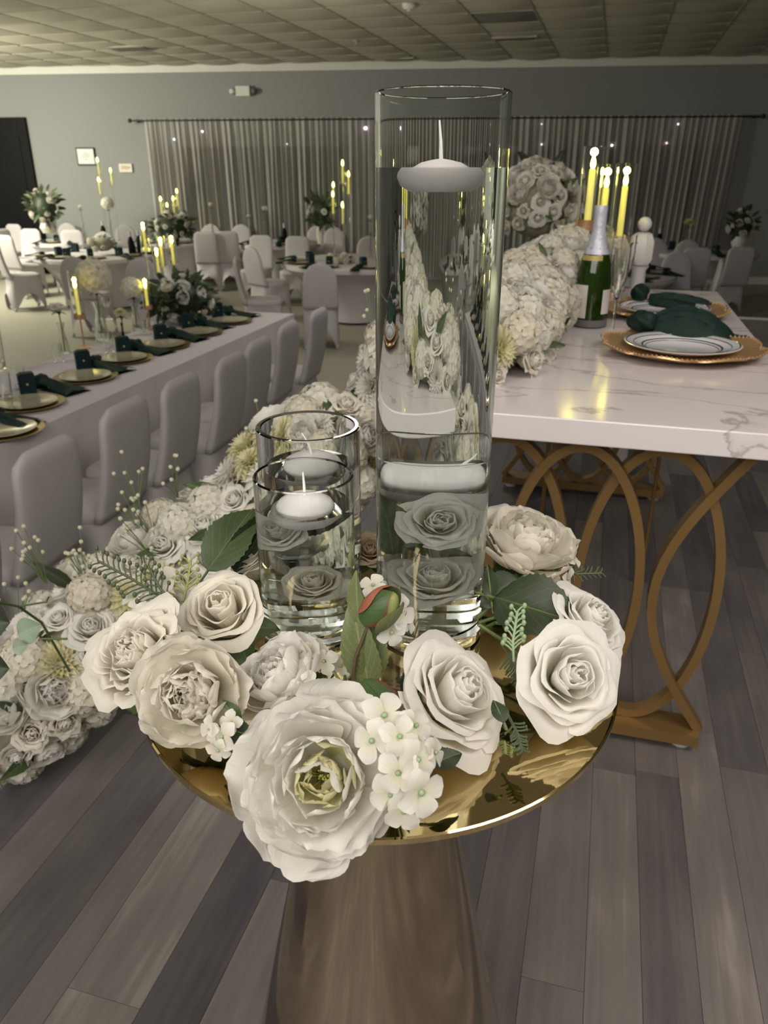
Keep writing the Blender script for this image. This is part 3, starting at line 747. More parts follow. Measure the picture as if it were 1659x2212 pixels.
def layout(style, r2):
    """list of (kind, azimuth, base radius, base height, tilt, size)"""
    out = []; G = 2.39996
    if style == 'rose':
        N = 22
        for i in range(N):
            f = i/(N-1); kind = 'inner' if f < .3 else ('mid' if f < .65 else 'outer')
            out.append((kind, i*G+r2.uniform(-.15, .15), .02+.10*f, .10*(1-f)-.05*f, .03+.62*f**1.5+r2.uniform(-.04, .04), .66+.34*f))
    elif style == 'rosebud':     # tight, egg shaped
        N = 20
        for i in range(N):
            f = i/(N-1); kind = 'inner' if f < .45 else 'mid'
            out.append((kind, i*G, .02+.10*f, .06*(1-f), .02+.30*f**1.3, .72+.28*f))
    elif style == 'openrose':
        N = 24
        for i in range(N):
            f = i/(N-1); kind = 'inner' if f < .28 else ('mid' if f < .55 else 'outer')
            out.append((kind, i*G+r2.uniform(-.15, .15), .02+.12*f, .10*(1-f)-.08*f, .02+1.02*f**1.25+r2.uniform(-.05, .05), .50+.52*f))
    elif style == 'peony':       # full, ruffled, nearly a ball
        N = 38
        for i in range(N):
            f = i/(N-1); kind = 'pin' if f < .35 else ('pmid' if f < .7 else 'pout')
            out.append((kind, i*G+r2.uniform(-.25, .25), .03+.10*f, .04-.08*f, .08+1.15*f**1.1+r2.uniform(-.08, .08), .68+.30*f+r2.uniform(-.04, .04)))
    elif style == 'openpeony':   # deep bowl with a heart of stamens
        N = 44
        for i in range(N):
            f = i/(N-1); kind = 'pin' if f < .25 else ('pmid' if f < .6 else 'pout')
            out.append((kind, i*G+r2.uniform(-.6, .6), .10+.08*f, .02-.10*f, .36+1.0*f**1.05+r2.uniform(-.22, .22), .52+.46*f+r2.uniform(-.10, .08)))
    elif style == 'closedpeony':
        N = 24
        for i in range(N):
            f = i/(N-1); kind = 'inner' if f < .2 else ('pmid' if f < .55 else 'pout')
            out.append((kind, i*G+r2.uniform(-.3, .3), .03+.10*f, .06-.08*f, .06+.78*f**1.2+r2.uniform(-.08, .08), .72+.26*f))
    elif style == 'mum':
        N = 70
        for i in range(N):
            f = i/(N-1); out.append(('thin', i*G, .02+.08*f, .05-.10*f, .1+1.35*f, .55+.42*f))
    return out
def pmx(k):
    kind, az, r0, h0, al, s = k
    return Matrix.Rotation(az, 4, 'Z') @ Matrix.Translation((0, r0, h0)) @ Matrix.Rotation(-al, 4, 'X') @ Matrix.Scale(s, 4)
def axmx(axis, spin=0):
    return Vector(axis).to_track_quat('Z', 'Y').to_matrix().to_4x4() @ Matrix.Rotation(spin, 4, 'Z')
def bloom(name, p, axis, R, style, lab, seed=0, m='petal_cream', heart=None, spin=0, center=.45, calyx=True, stem=None, cat='flower'):
    """a cloth flower as a thing: every petal a part. p is the middle of the bloom, R its size"""
    r2 = random.Random(seed); mx = axmx(axis, spin); base = Vector(p)-(mx.to_3x3() @ Vector((0, 0, 1)))*R*center
    t = thing(name, lab, cat, base); t.rotation_mode = 'QUATERNION'; t.rotation_quaternion = mx.to_quaternion()
    for k in (wlayout(style, r2) if style in WR else ()):
        o = ob('petal', wrap_me(style, k[0], k[1], k[5], m), t); o.matrix_local = Matrix.Scale(R*1.08, 4) @ wmx(k)
    for k in (layout(style, r2) if style not in WR else ()):
        o = ob('petal', petal_me(k[0], r2.randrange(len(PV[k[0]])), (heart if heart and k[5] < .62 else m)), t); o.matrix_local = Matrix.Scale(R, 4) @ pmx(k)
    if calyx:
        c = MB(); c.lathe([(0, -.22), (.05, -.2), (.11, -.08), (.13, .02), (.08, .06), (0, .06)], 12)
        o = build('calyx', c, M['stem'], t); o.scale = (R,)*3
        for i in range(5):
            o = ob('sepal', leaf_mesh('leaf_mid', 8, 3), t); o.matrix_local = Matrix.Rotation(i*1.2566, 4, 'Z') @ Matrix.Translation((0, .08*R, -.06*R)) @ Matrix.Rotation(-1.5, 4, 'X') @ Matrix.Scale(R*.55, 4)
    if style == 'openpeony':
        c = MB(); r3 = random.Random(5)
        for i in range(46):
            a = r3.uniform(0, 6.28); q = r3.uniform(0, .12); l = r3.uniform(.14, .26)
            c.tube([(q*math.cos(a)*.5, q*math.sin(a)*.5, 0), (q*math.cos(a), q*math.sin(a), l*.6), (q*1.5*math.cos(a), q*1.5*math.sin(a), l)], [.006, .006, .012], 4)
        c.ball((0, 0, .06), .05, 8, 6); o = build('stamens', c, M['stamen'], t); o.scale = (R,)*3; tag(o, kind='stuff')
        c = MB()
        for i in range(5): a = i*1.2566; c.ball((.035*math.cos(a), .035*math.sin(a), .10), .035, 7, 5, sz=1.6)
        o = build('green_heart', c, M['stem'], t); o.scale = (R,)*3
    if stem:
        pts = [Vector((0, 0, -.1*R))]+[mx.to_3x3().transposed() @ (Vector(q)-base) for q in stem]
        build('stem', MB().tube(pts, .0022, 6), M['stem'], t)
    return t
LCACHE = {}
def leaf_mesh(m, nv=16, nu=6, serr=.03, fold=.25, wav=.04, W=.34, seed=0, bend=.35):
    key = (m, nv, nu, serr, fold, wav, W, seed, bend)
    if key in LCACHE: return LCACHE[key]
    r2 = random.Random(seed); ph = r2.uniform(0, 6)
    def f(u_, s):
        t = 2*u_-1; pr = math.sin(PI*min(1, s**.75))**.8 if 0 < s < 1 else 0
        pr *= 1+serr*(1 if int(s*nv) % 2 else -1)*abs(t)
        z = s; y = -fold*abs(t)*pr*W+wav*math.sin(7*s+ph)*abs(t)+bend*s*s
        return (t*W*pr, y, z*(1-.12*bend*s))
    LCACHE[key] = MB().grid(f, nu, nv).mesh('leaf', M[m]); return LCACHE[key]
def leaf(name, base, tip, L_face, m, lab, W=.34, bend=.2, fold=.25, seed=0, parent=None, nv=26, wav=.04, cat='leaf', stem=True, serr=.04):
    """leaf from base to tip; L_face: direction its upper face looks"""
    base, tip = Vector(base), Vector(tip); z = (tip-base); L = z.length; z.normalize(); y = -Vector(L_face); y = (y-z*y.dot(z)).normalized(); x = y.cross(z)
    mx = Matrix((x, y, z)).transposed().to_4x4(); me = leaf_mesh(m, nv, 8, serr, fold, wav, W, seed, bend)
    if parent is None:
        t = thing(name, lab, cat, base); t.rotation_mode = 'QUATERNION'; t.rotation_quaternion = mx.to_quaternion(); o = ob('blade', me, t); o.scale = (L,)*3
        if stem: build('stem', MB().tube([(0, -.0005, L*.92), (0, .001, L*.3), (0, .002, 0), (0, .004, -L*.25)], [.0004, .0009, .0013, .0013], 5), M['stem'], t)
        return t
    o = ob('leaf', me, parent); o.matrix_local = Matrix.Translation(base) @ mx @ Matrix.Scale(L, 4)
    return o
# joined blooms (one mesh per head) for the garland and the far bouquets
def bloom_me(style, m, seed=0, nu=5, nv=6, heart=None):
    r2 = random.Random(seed); mb = MB()
    for k in (wlayout(style, r2) if style in WR else ()): mb.grid(wrap_fn(k[0], k[1], k[5]+int(k[0]*100), WR[style][2]), 8, 6, 0, wmx(k))
    for k in (layout(style, r2) if style not in WR else ()):
        mb.grid(petal_fn(**PV[k[0]][r2.randrange(len(PV[k[0]]))]), nu, nv, 0, pmx(k))
    me = mb.mesh(style, M[m]); return me
def floret_mb(mb, mx=None, s=1., r2=rnd, nu=4, nv=4, mi=0, pet='flat'):
    for i in range(4):
        kind = ('flat', i*PI/2+r2.uniform(-.12, .12), .04, 0, 1.05+r2.uniform(-.25, .25), .95)
        k = Matrix.Scale(s, 4) @ pmx(kind); k = mx @ k if mx else k
        mb.grid(petal_fn(**PV[pet][r2.randrange(len(PV[pet]))]), nu, nv, mi, k)
def hydrangea_me(m='petal_white', n=46, seed=0, nu=3, nv=3):
    r2 = random.Random(seed); mb = MB()
    for i in range(n):
        z = 1-1.55*(i+.5)/n; a = i*2.39996; q = math.sqrt(max(0, 1-z*z)); d = Vector((q*math.cos(a), q*math.sin(a), z))
        floret_mb(mb, Matrix.Translation(d*.72) @ axmx(d, r2.uniform(0, 6)), .30, r2, nu, nv)
    mb.ball((0, 0, 0), .6, 10, 7)
    return mb.mesh('hydrangea', M[m])
BL = {'rose': [bloom_me('rose', 'petal_white', 1), bloom_me('rose', 'petal_cream', 2), bloom_me('openrose', 'petal_white', 3)],
      'peony': [bloom_me('peony', 'petal_white', 4), bloom_me('closedpeony', 'petal_cream', 5)],
      'hydrangea': [hydrangea_me('petal_white', 44, 6), hydrangea_me('petal_cream', 44, 7)],
      'dahlia': [bloom_me('mum', 'petal_white', 8, 3, 4), bloom_me('mum', 'petal_heart', 9, 3, 4)]}
BS = {'rose': 1.0, 'peony': 1.0, 'hydrangea': 1.0, 'dahlia': 1.05}
def head(kind, p, d, R, parent, r2, i=None):
    me = BL[kind][r2.randrange(len(BL[kind])) if i is None else i]
    o = ob(kind, me, parent); mx = axmx(d, r2.uniform(0, 6))
    ctr = {'rose': .45, 'peony': .25, 'hydrangea': 0, 'dahlia': .1}[kind]
    o.matrix_local = Matrix.Translation(Vector(p)-Vector(parent.location)) @ mx @ Matrix.Scale(R, 4) @ Matrix.Translation((0, 0, -ctr))
    return o
# ---------------------------------------------------------------- the flower garland
def garland():
    t = thing('flower_garland', 'thick white flower garland cascading from the marble table down to the stage floor', 'garland', at(700, 900, ZM))
    g0 = t.location.copy()
    # (point, radius) along the middle of the garland, from the far end of the table down to the stage floor at the left
    TU = -.22
    P = [(UV(-.06, 3.0, ZM+.12), .15), (UV(-.14, 2.65, ZM+.10), .15), (UV(-.20, 2.25, ZM+.07), .15), (UV(-.21, 1.95, ZM+.06), .145), (UV(-.24, 1.68, ZM+.05), .135),
         (UV(-.36, 1.60, ZM+.03), .14), (UV(-.46, 1.62, ZM-.13), .15), (aty(640, 1010, 1.55), .15), (aty(545, 1125, 1.52), .15), (aty(430, 1195, 1.47), .15), (aty(305, 1285, 1.40), .15), (aty(190, 1380, 1.32), .15), (aty(75, 1500, 1.24), .14), (aty(-60, 1590, 1.20), .13)]
    # smooth
    def cr(k, f):
        a = P[max(k-1, 0)]; b = P[k]; c = P[min(k+1, len(P)-1)]; d = P[min(k+2, len(P)-1)]
        q = .5*((2*b[0])+(c[0]-a[0])*f+(2*a[0]-5*b[0]+4*c[0]-d[0])*f*f+(-a[0]+3*b[0]-3*c[0]+d[0])*f**3)
        return q, b[1]*(1-f)+c[1]*f
    line = [cr(k, f/6) for k in range(len(P)-1) for f in range(6)]+[P[-1]]
    core = MB().tube([q-g0 for q, r in line], [max(.02, r*.50) for q, r in line], 12)
    build('moss_core', core, M['filler'], t)
    r2 = random.Random(11); pts = []; tries = 0
    while len(pts) < 275 and tries < 30000:
        tries += 1
        k = r2.randrange(len(line)-1); q, r = line[k]; q2, _ = line[k+1]; f = r2.random(); c = q.lerp(q2, f); tan = (q2-q).normalized()
        a = r2.uniform(0, 2*PI); s = tan.orthogonal().normalized(); up = tan.cross(s); d = (s*math.cos(a)+up*math.sin(a))
        p = c+d*r*.68; vdir = (Vector((0, 0, H))-p).normalized()
        if d.dot(vdir) < -.25: continue
        on_table = c.z > ZM
        if on_table and p.z < ZM+.015: continue
        if p.z < ZS+.03: continue
        if any((p-o).length < mn for o, mn in pts): continue
        kind = r2.choices(('rose', 'peony', 'hydrangea', 'dahlia'), (3, 5, 6, 3))[0]
        R = {'rose': .064, 'peony': .060, 'hydrangea': .056, 'dahlia': .056}[kind]*r2.uniform(.85, 1.15)
        if not on_table: R *= 1.0
        o = head(kind, p, (d+Vector((0, -.1, .25))+Vector((r2.uniform(-.3, .3), r2.uniform(-.3, .3), r2.uniform(-.3, .3)))).normalized(), R, t, r2)
        pts.append((p, R*.84))
    # loose leaves and buds
    n = 0
    while n < 34:
        k = r2.randrange(len(line)-1); q, r = line[k]; tan = (line[k+1][0]-q).normalized(); a = r2.uniform(0, 6.28); s = tan.orthogonal().normalized(); up = tan.cross(s)
        d = s*math.cos(a)+up*math.sin(a); vdir = (Vector((0, 0, H))-q).normalized()
        if d.dot(vdir) < 0: continue
        b = q+d*r*.72; tp = b+(d*.6+Vector((r2.uniform(-1, 1), r2.uniform(-1, 1), r2.uniform(-.5, 1)))).normalized()*r2.uniform(.05, .09)
        leaf('leaf', b-g0, tp-g0, vdir, r2.choice(('leaf_mid', 'leaf_dark', 'leaf_mid')), None, W=.16, parent=t, nv=10, seed=n % 3); n += 1
    # fine sprays of tiny white balls
    for k in range(16):
        i = r2.randrange(30, len(line)-4); q, r = line[i]; m = MB()
        b = q+Vector((r2.uniform(-.08, .08), r2.uniform(-.05, .05), r*.8)); d = Vector((r2.uniform(-.6, .3), r2.uniform(-.2, .5), 1)).normalized()
        m2 = MB()
        for j in range(7):
            e = b+d*r2.uniform(.05, .1)+Vector([r2.uniform(-.03, .03) for _ in range(3)]); m.tube([b-g0, b.lerp(e, .5)+Vector((0, 0, .005))-g0, e-g0], .0008, 4); m2.ball(tuple(e-g0), .0045, 6, 4)
        o = build('spray', m, M['stem'], t); build('blossoms', m2, M['petal_white'], o); 
    return t
garland()
# eucalyptus sprig hanging into the frame at the left edge
t = thing('eucalyptus_sprig', 'green eucalyptus sprig with round leaves at the left edge', 'leaves', at(-30, 1330, ZS+.45))
g0 = t.location.copy(); q = [aty(-60, 1290, .86), aty(40, 1310, .95), aty(90, 1345, 1.0), aty(150, 1450, 1.05)]
build('stem', MB().tube([x-g0 for x in q], .002, 6), M['stem'], t)
build('stem', MB().tube([q[1]-g0, aty(100, 1300, .97)-g0, aty(105, 1290, 1.0)-g0], .0015, 6), M['stem'], t)
build('stem', MB().tube([aty(90, 1380, 1.0)-g0, aty(145, 1380, 1.0)-g0], .0018, 6), M['stem'], t)
for (a, b_, dep, m_, wd) in (((-45, 1345), (22, 1345), .84, 'leaf_dark', .55), ((-50, 1440), (20, 1445), .84, 'leaf_dark', .6), ((28, 1400), (60, 1395), 1.02, 'leaf_sage', .5), ((40, 1370), (90, 1350), 1.04, 'leaf_sage', .5)):
    leaf('leaf', aty(*a, dep)-g0, aty(*b_, dep)-g0, (0, -1, .5), m_, None, W=wd, parent=t, serr=0, bend=.05, nv=14)

# ================================================================ MARBLE TABLE
MU0, MU1, MV0, MV1 = -.40, .405, 1.375, 3.14
t = thing('marble_table', 'white veined marble-topped table on looping gold legs', 'table', UV((MU0+MU1)/2, (MV0+MV1)/2, ZS), RZ)
hT = ZM-ZS; W2, L2 = (MU1-MU0), (MV1-MV0)
bm_ = MB().box((0, 0, hT-.024), (W2, L2, .048)); top = build('tabletop', bm_, M['marble'], t, False)
bv = top.modifiers.new('bevel', 'BEVEL'); bv.width = .0025; bv.segments = 2
def trestle(v, W=.60, uc=-.003, hh=None):
    y = v-(MV0+MV1)/2; x0 = uc-(MU0+MU1)/2
    hb = hT-.048; bw, bd = .018, .034
    o = build('trestle', MB().bar([(x0-W/2-.0, y, hb-.007), (x0+W/2+.0, y, hb-.007)], .014, .05, (0, 1, 0)), M['gold_frame'], t, False)
    build('base_bar', MB().bar([(x0-W/2, y, .032), (x0+W/2, y, .032)], .026, .075, (0, 1, 0)), M['gold_frame'], o, False)
    z0, z1 = .045, hb-.014
    a = .135
    def half(uc_, s, p=.75, off=0):
        pts = []
        for k in range(25):
            f = k/24; q = .5-.5*math.cos(PI*f)
            pts.append((x0+uc_+s*a*math.sin(PI*f)**p if False else x0+uc_+s*a*(math.sin(PI*q)**p), y+off, z0+(z1-z0)*q))
        return pts
    m = []
    for k in range(1, 4):
        c = -W/2+.15*k
        e = [(x0+c+a*math.cos(th)*1.0, y+(.008 if k % 2 else -.008), (z0+z1)/2+(z1-z0-.018)/2*math.sin(th)) for th in [2*PI*i/56 for i in range(57)]]
        build('gold_loop', MB().bar(e, bw, bd-.006*(k % 2), (0, 1, 0)), M['gold_frame'], o)
    for s, c in ((1, -W/2), (-1, W/2)):
        build('end_curve', MB().bar(half(c, s, 1.0), bw, bd, (0, 1, 0)), M['gold_frame'], o)
    for s in (-1, 1): build('foot_pad', MB().lathe([(0, 0), (.022, 0), (.024, .012), (.018, .019), (0, .019)], 16, Matrix.Translation((x0+s*(W/2-.03), y, 0))), M['whitepaint'], o)
trestle(1.455); trestle(2.86)
for uu, vv in ((-.10, 2.05), (.20, 2.15)):
    build('support_rod', MB().tube([(uu-(MU0+MU1)/2, vv-(MV0+MV1)/2, hT-.048), (uu-(MU0+MU1)/2, vv-(MV0+MV1)/2, .0)], .006, 10), M['gold_frame'], t)

# ---- plates, napkins, bottle, flutes
def show_plate(px, py, lab):
    p = at(px, py, ZM); t = thing('charger_plate', lab, 'plate', p, .2)
    R = .18
    def rf(a, z): return 1
    m = MB(); n = 96; prof = [(0, .004), (.55, .004), (.66, .002), (.74, .006), (.9, .016), (1.0, .022), (.995, .026), (.9, .021), (.74, .012), (.55, .009), (0, .009)]
    def g(s, q):
        i = q*(len(prof)-1); k = min(int(i), len(prof)-2); f = i-k; r = prof[k][0]*(1-f)+prof[k+1][0]*f; z = prof[k][1]*(1-f)+prof[k+1][1]*f; a = 2*PI*s
        e = max(0, (r-.75)/.25); lob = abs(math.cos(4*a))**.5*.10-.045*(math.exp(-((math.sin(4*a))/.18)**2) if math.cos(4*a) > 0 else 0)*0
        rr = R*r*(1+e*(lob-.03)); return (rr*math.cos(a), rr*math.sin(a), z+e*.003*math.cos(8*a))
    m.grid(g, n, 10, closed=True); build('charger', m, M['gold_plate'], t)
    m = MB()
    for i in range(110):
        a = 2*PI*i/110; r = R*(1+abs(math.cos(4*a))**.5*.10-.03); m.ball((r*math.cos(a), r*math.sin(a), .027+.003*math.cos(8*a)), .0026, 5, 4)
    tag(build('beaded_rim', m, M['gold_plate'], t), kind='stuff')
    q = build('china_plate', MB().lathe([(0, .010), (.078, .010), (.088, .013), (.134, .026), (.136, .028), (.132, .029), (.091, .018), (.084, .0145), (0, .0145)], 64), M['china'], t)
    for r0, r1, z0 in ((.1290, .1320, .0288), (.1120, .1134, .0244), (.0900, .0940, .0187), (.0835, .0848, .0155)):
        zz = z0+.0004; build('black_band', MB().lathe([(r0, zz-.0004), ((r0+r1)/2, zz+.0010), (r1, zz+(.0009 if r0 > .08 else .0006))], 64), M['band'], q)
    return t
show_plate(1470, 764, 'gold scalloped charger with black banded china plate, nearest on the marble table')
show_plate(1431, 682, 'gold scalloped charger with black banded china plate, farther one behind the nearest plate')
def satin(px, py, ang, lab, s, seed, hgt=.062):
    p = at(px, py, ZM+.022); t = thing('napkin', lab, 'napkin', p, ang)
    r2 = random.Random(seed); ph = [r2.uniform(0, 6) for _ in range(4)]
    def tail(q, f):
        w_ = .030+.045*math.sin(PI*min(1, f*1.25))**.9 if f < .8 else .030+.045*math.sin(PI)*0+.045*.0+.03*(1-f)/.2-.03*(1-(1-f)/.2)*.6
        w_ = .028+.042*math.sin(PI*f)**.8
        y = (q-.5)*2*w_+.012*math.sin(f*4+ph[0]); ar = (1-(2*q-1)**2)
        z = ar*(hgt*math.sin(PI*min(1, f*1.05+.12))**.8+.006)+.008*math.sin(q*20+ph[1]+f*4)*ar+.004*math.sin(q*47+f*9)*ar
        return (.03+.245*f, y, max(0, z)-.018*f)
    m = MB().grid(tail, 22, 26); m.grid(lambda q, f: (tail(1-q, f)[0], tail(1-q, f)[1], -.018*f-.001), 22, 26)
    o = build('tail', m, M['napkin'], t); o.scale = (s,)*3
    def knot(a, b):
        a *= 2*PI; b *= PI; r_ = .033*(1+.16*math.sin(2*a+ph[2])*math.sin(b)+.10*math.sin(4*b+3*a))
        return (r_*math.cos(a)*math.sin(b)*1.0, r_*math.sin(a)*math.sin(b)*1.0, .030-r_*math.cos(b)*.8)
    o = build('knot', MB().grid(knot, 28, 18, closed=True), M['napkin'], t); o.scale = (s,)*3
satin(1384, 718, -ROT*.3, 'dark green knotted satin napkin over the nearest charger on the marble table', .98, 3)
satin(1380, 652, -ROT*.9, 'dark green knotted satin napkin behind the farther charger', .98, 5, .03)
p = at(1272, 704, ZM); t = thing('champagne_bottle', 'green champagne bottle with silver foil neck and cream label', 'bottle', p, -.35)
build('body', MB().lathe([(0, .012), (.03, .006), (.040, .0), (.0465, .006), (.048, .02), (.048, .13), (.045, .165), (.034, .20), (.021, .235), (.016, .262), (.015, .30), (.0, .30)], 40), M['bottle'], t)
build('base_ring', MB().lathe([(.0484, .004), (.0486, .022), (.0470, .024)], 40), M['ink'], t)
def wrap(r, z0, z1, a0, a1, n=20, taper=0):
    return MB().grid(lambda s, q: (r*math.cos(a0+(a1-a0)*s), r*math.sin(a0+(a1-a0)*s), z0+(z1-z0)*q), n, 1)
def foilp(k): return 1+.02*math.sin(k*9)
build('foil', MB().lathe([(.0352, .198), (.0345, .204), (.029, .214), (.0222, .236), (.0180, .262), (.0172, .30), (.0178, .318), (.0165, .322), (0, .323)], 40, rf=lambda a, z: 1+.012*math.sin(7*a+z*90)), M['foil'], t)
build('neck_label', wrap(.0395, .176, .196, -2.6, -1.0), M['gold_foil'], t)
lb = build('label', wrap(.0486, .028, .118, -3.05, -1.75), M['label'], t)
build('label', wrap(.0486, .040, .106, -.85, -.1), M['label'], t)
ms_ = MB()
for k in range(6): f = k/6; a = -2.5+.05*f; 
ms_.tube([(.0489*math.cos(-2.6), .0489*math.sin(-2.6), .070), (.0491*math.cos(-2.45), .0491*math.sin(-2.45), .078), (.0491*math.cos(-2.36), .0491*math.sin(-2.36), .092), (.0491*math.cos(-2.42), .0491*math.sin(-2.42), .088), (.0491*math.cos(-2.50), .0491*math.sin(-2.50), .074), (.0489*math.cos(-2.3), .0489*math.sin(-2.3), .070)], .0006, 4)
build('label_script', ms_, M['ink'], lb)
def flute(p, h, lab, grp='champagne flutes on the marble table'):
    t = thing('champagne_flute', lab, 'glass', p, 0)
    build('bowl', MB().lathe([(0, h*.42), (.004, h*.43), (.016, h*.55), (.023, h*.75), (.0225, h), (.0213, h), (.0218, h*.75), (.015, h*.56), (.003, h*.46), (0, h*.455)], 28), M['glass'], t)
    build('stem', MB().lathe([(0, .004), (.03, .0015), (.031, .0), (0, 0)], 28).tube([(0, 0, .003), (0, 0, h*.43)], .0032, 8), M['glass'], t)
flute(at(1322, 726, ZM), .225, 'clear champagne flute standing before the plates, nearest one')
flute(at(1341, 668, ZM), .225, 'clear champagne flute behind the nearest flute')
flute(at(1296, 655, ZM), .225, 'clear champagne flute half hidden behind the bottle')

# ---- candles in tall glass tubes
def flame(t, z, s=1., x=0, y=0):
    build('flame', MB().lathe([(0, z), (.0045*s, z+.003*s), (.0075*s, z+.012*s), (.006*s, z+.022*s), (.0025*s, z+.032*s), (0, z+.037*s)], 12, c=(x, y)), M['flame'], t)
def hurricane(p, hc, hf, htop, lab, r=.034, m='rose_gold', grp=None, detail=True, fs=1.15, light=0, glass_r=None):
    """stem with a cup; a tube of glass round a taper candle. heights above the table: cup, flame foot, top of the glass"""
    t = thing('candle_holder', lab, 'candle', p, 0, grp)
    build('stem', MB().lathe([(0, 0), (.045, 0), (.046, .004), (.008, .010), (.0055, .02), (.0055, hc-.02), (.009, hc-.012), (0, hc-.01)], 20), M[m], t)
    build('cup', MB().lathe([(0, hc-.014), (r+.003, hc-.014), (r+.004, hc+.018), (r+.001, hc+.018), (r+.001, hc-.008), (0, hc-.008)], 28), M[m], t)
    build('taper_candle', MB().lathe([(0, hc-.008), (.0115, hc-.008), (.0105, hf-.004), (.009, hf+.001), (0, hf+.002)], 16), M['candle'], t)
    flame(t, hf, fs)
    build('glass_tube', MB().lathe([(r, hc-.006), (r, htop), (r-.0016, htop), (r-.0016, hc-.006), (r, hc-.006)], 28), M['glass'], t)
    if light:
        d = bpy.data.lights.new('candle_glow', 'POINT'); d.energy = light; d.color = (1, .80, .12); d.shadow_soft_size = .012
        o = bpy.data.objects.new('candle_glow', d); COL.objects.link(o); o.location = (p.x, p.y, p.z+hf+.05)
    return t
def hpx(basepx, basepy, z0, cuppy, flpy, toppy, lab, **kw):
    p = at(basepx, basepy, z0); Y = p.y
    def zz(py): return aty(829, py, Y).z-z0
    return hurricane(p, zz(cuppy), zz(flpy), zz(toppy), lab, **kw)
hpx(1251, 655, ZM, 487, 366, 316, 'rose gold stemmed tube candle with the tallest glass, left of the bottle neck', light=.55)
hpx(1284, 640, ZM, 532, 406, 354, 'glass tube candle right behind the bottle neck', light=.35)
hpx(1324, 628, ZM, 520, 402, 352, 'rose gold stemmed glass tube candle right of the bottle', light=.55)

# ---- white post and the flower ball behind the marble table
p = aty(1378, 600, 3.05); p.z = ZS; zt = aty(1378, 468, 3.05).z-ZS
t = thing('railing_post', 'white turned railing post with a ball finial behind the marble table', 'post', p)
build('shaft', MB().lathe([(0, 0), (.05, 0), (.05, .12), (.03, .16), (.026, .3), (.033, .42), (.024, .5), (.028, zt-.30), (.026, zt-.19), (.036, zt-.175), (0, zt-.17)], 20), M['whitepaint'], t)
build('block', MB().lathe([(0, zt-.175), (.034, zt-.17), (.046, zt-.15), (.046, zt-.085), (.034, zt-.06), (.022, zt-.055), (0, zt-.055)], 8), M['whitepaint'], t)
build('finial', MB().ball((0, 0, zt-.026), .026, 16, 10), M['whitepaint'], t)
def bouquet(p, R, lab, n=40, green=.15, kinds=('rose', 'peony', 'hydrangea'), hs=.05, seed=1, stand=None, vasem=None, name='flower_bouquet', cat='flowers', flat=1., leaves=24, leafm=('leaf_dark', 'leaf_mid'), ll=(.07, .13), zmin=-.55, grp=None):
    t = thing(name, lab, cat, p, 0, grp); r2 = random.Random(seed)
    build('moss_core', MB().ball((0, 0, 0), R*.66, 14, 9, sz=flat), M['filler'] if green < .5 else M['leaf_dark'], t)
    pts = []; tries = 0
    while len(pts) < n and tries < 4000:
        tries += 1
        z = r2.uniform(zmin, 1); a = r2.uniform(0, 2*PI); q = math.sqrt(1-z*z); d = Vector((q*math.cos(a), q*math.sin(a), z))
        if d.y > .55 and z < .3: continue
        c = Vector((d.x*R, d.y*R, d.z*R*flat))*.80
        if any((c-o).length < hs*(.98 if n > 100 else 1.15) for o in pts): continue
        pts.append(c); head(r2.choice(kinds), c+Vector(t.location), d, hs*r2.uniform(.85, 1.15), t, r2)
    for i in range(leaves):
        z = r2.uniform(zmin, 1); a = r2.uniform(0, 2*PI); q = math.sqrt(1-z*z); d = Vector((q*math.cos(a), q*math.sin(a), z*flat)); b = d*R*.7
        leaf('leaf', b, b+(d+Vector([r2.uniform(-.6, .6) for _ in range(3)])).normalized()*r2.uniform(*ll), (0, -1, .6), r2.choice(leafm), None, W=.17, parent=t, nv=8, seed=i % 3)
    if stand: build('stand', MB().lathe([(0, -stand), (.13, -stand), (.13, -stand+.01), (.012, -stand+.03), (.012, -R*.5), (0, -R*.5)], 20), M['gold_frame'], t)
    if vasem:
        m_, vr, vh = vasem
        build('vase', MB().lathe([(0, -R*flat*.6-vh), (vr*.7, -R*flat*.6-vh), (vr, -R*flat*.6-vh*.5), (vr*.8, -R*flat*.6), (vr*1.05, -R*flat*.6+.01), (vr*.7, -R*flat*.6+.0), (0, -R*flat*.6)], 20), M[m_], t)
    return t
p = aty(1158, 442, 3.75); bouquet(p, .215, 'big round ball of white roses on a stand behind the marble table', 110, hs=.064, seed=4, stand=p.z-ZS, leaves=12, kinds=('rose', 'peony'))
p = aty(1088, 520, 3.85); 

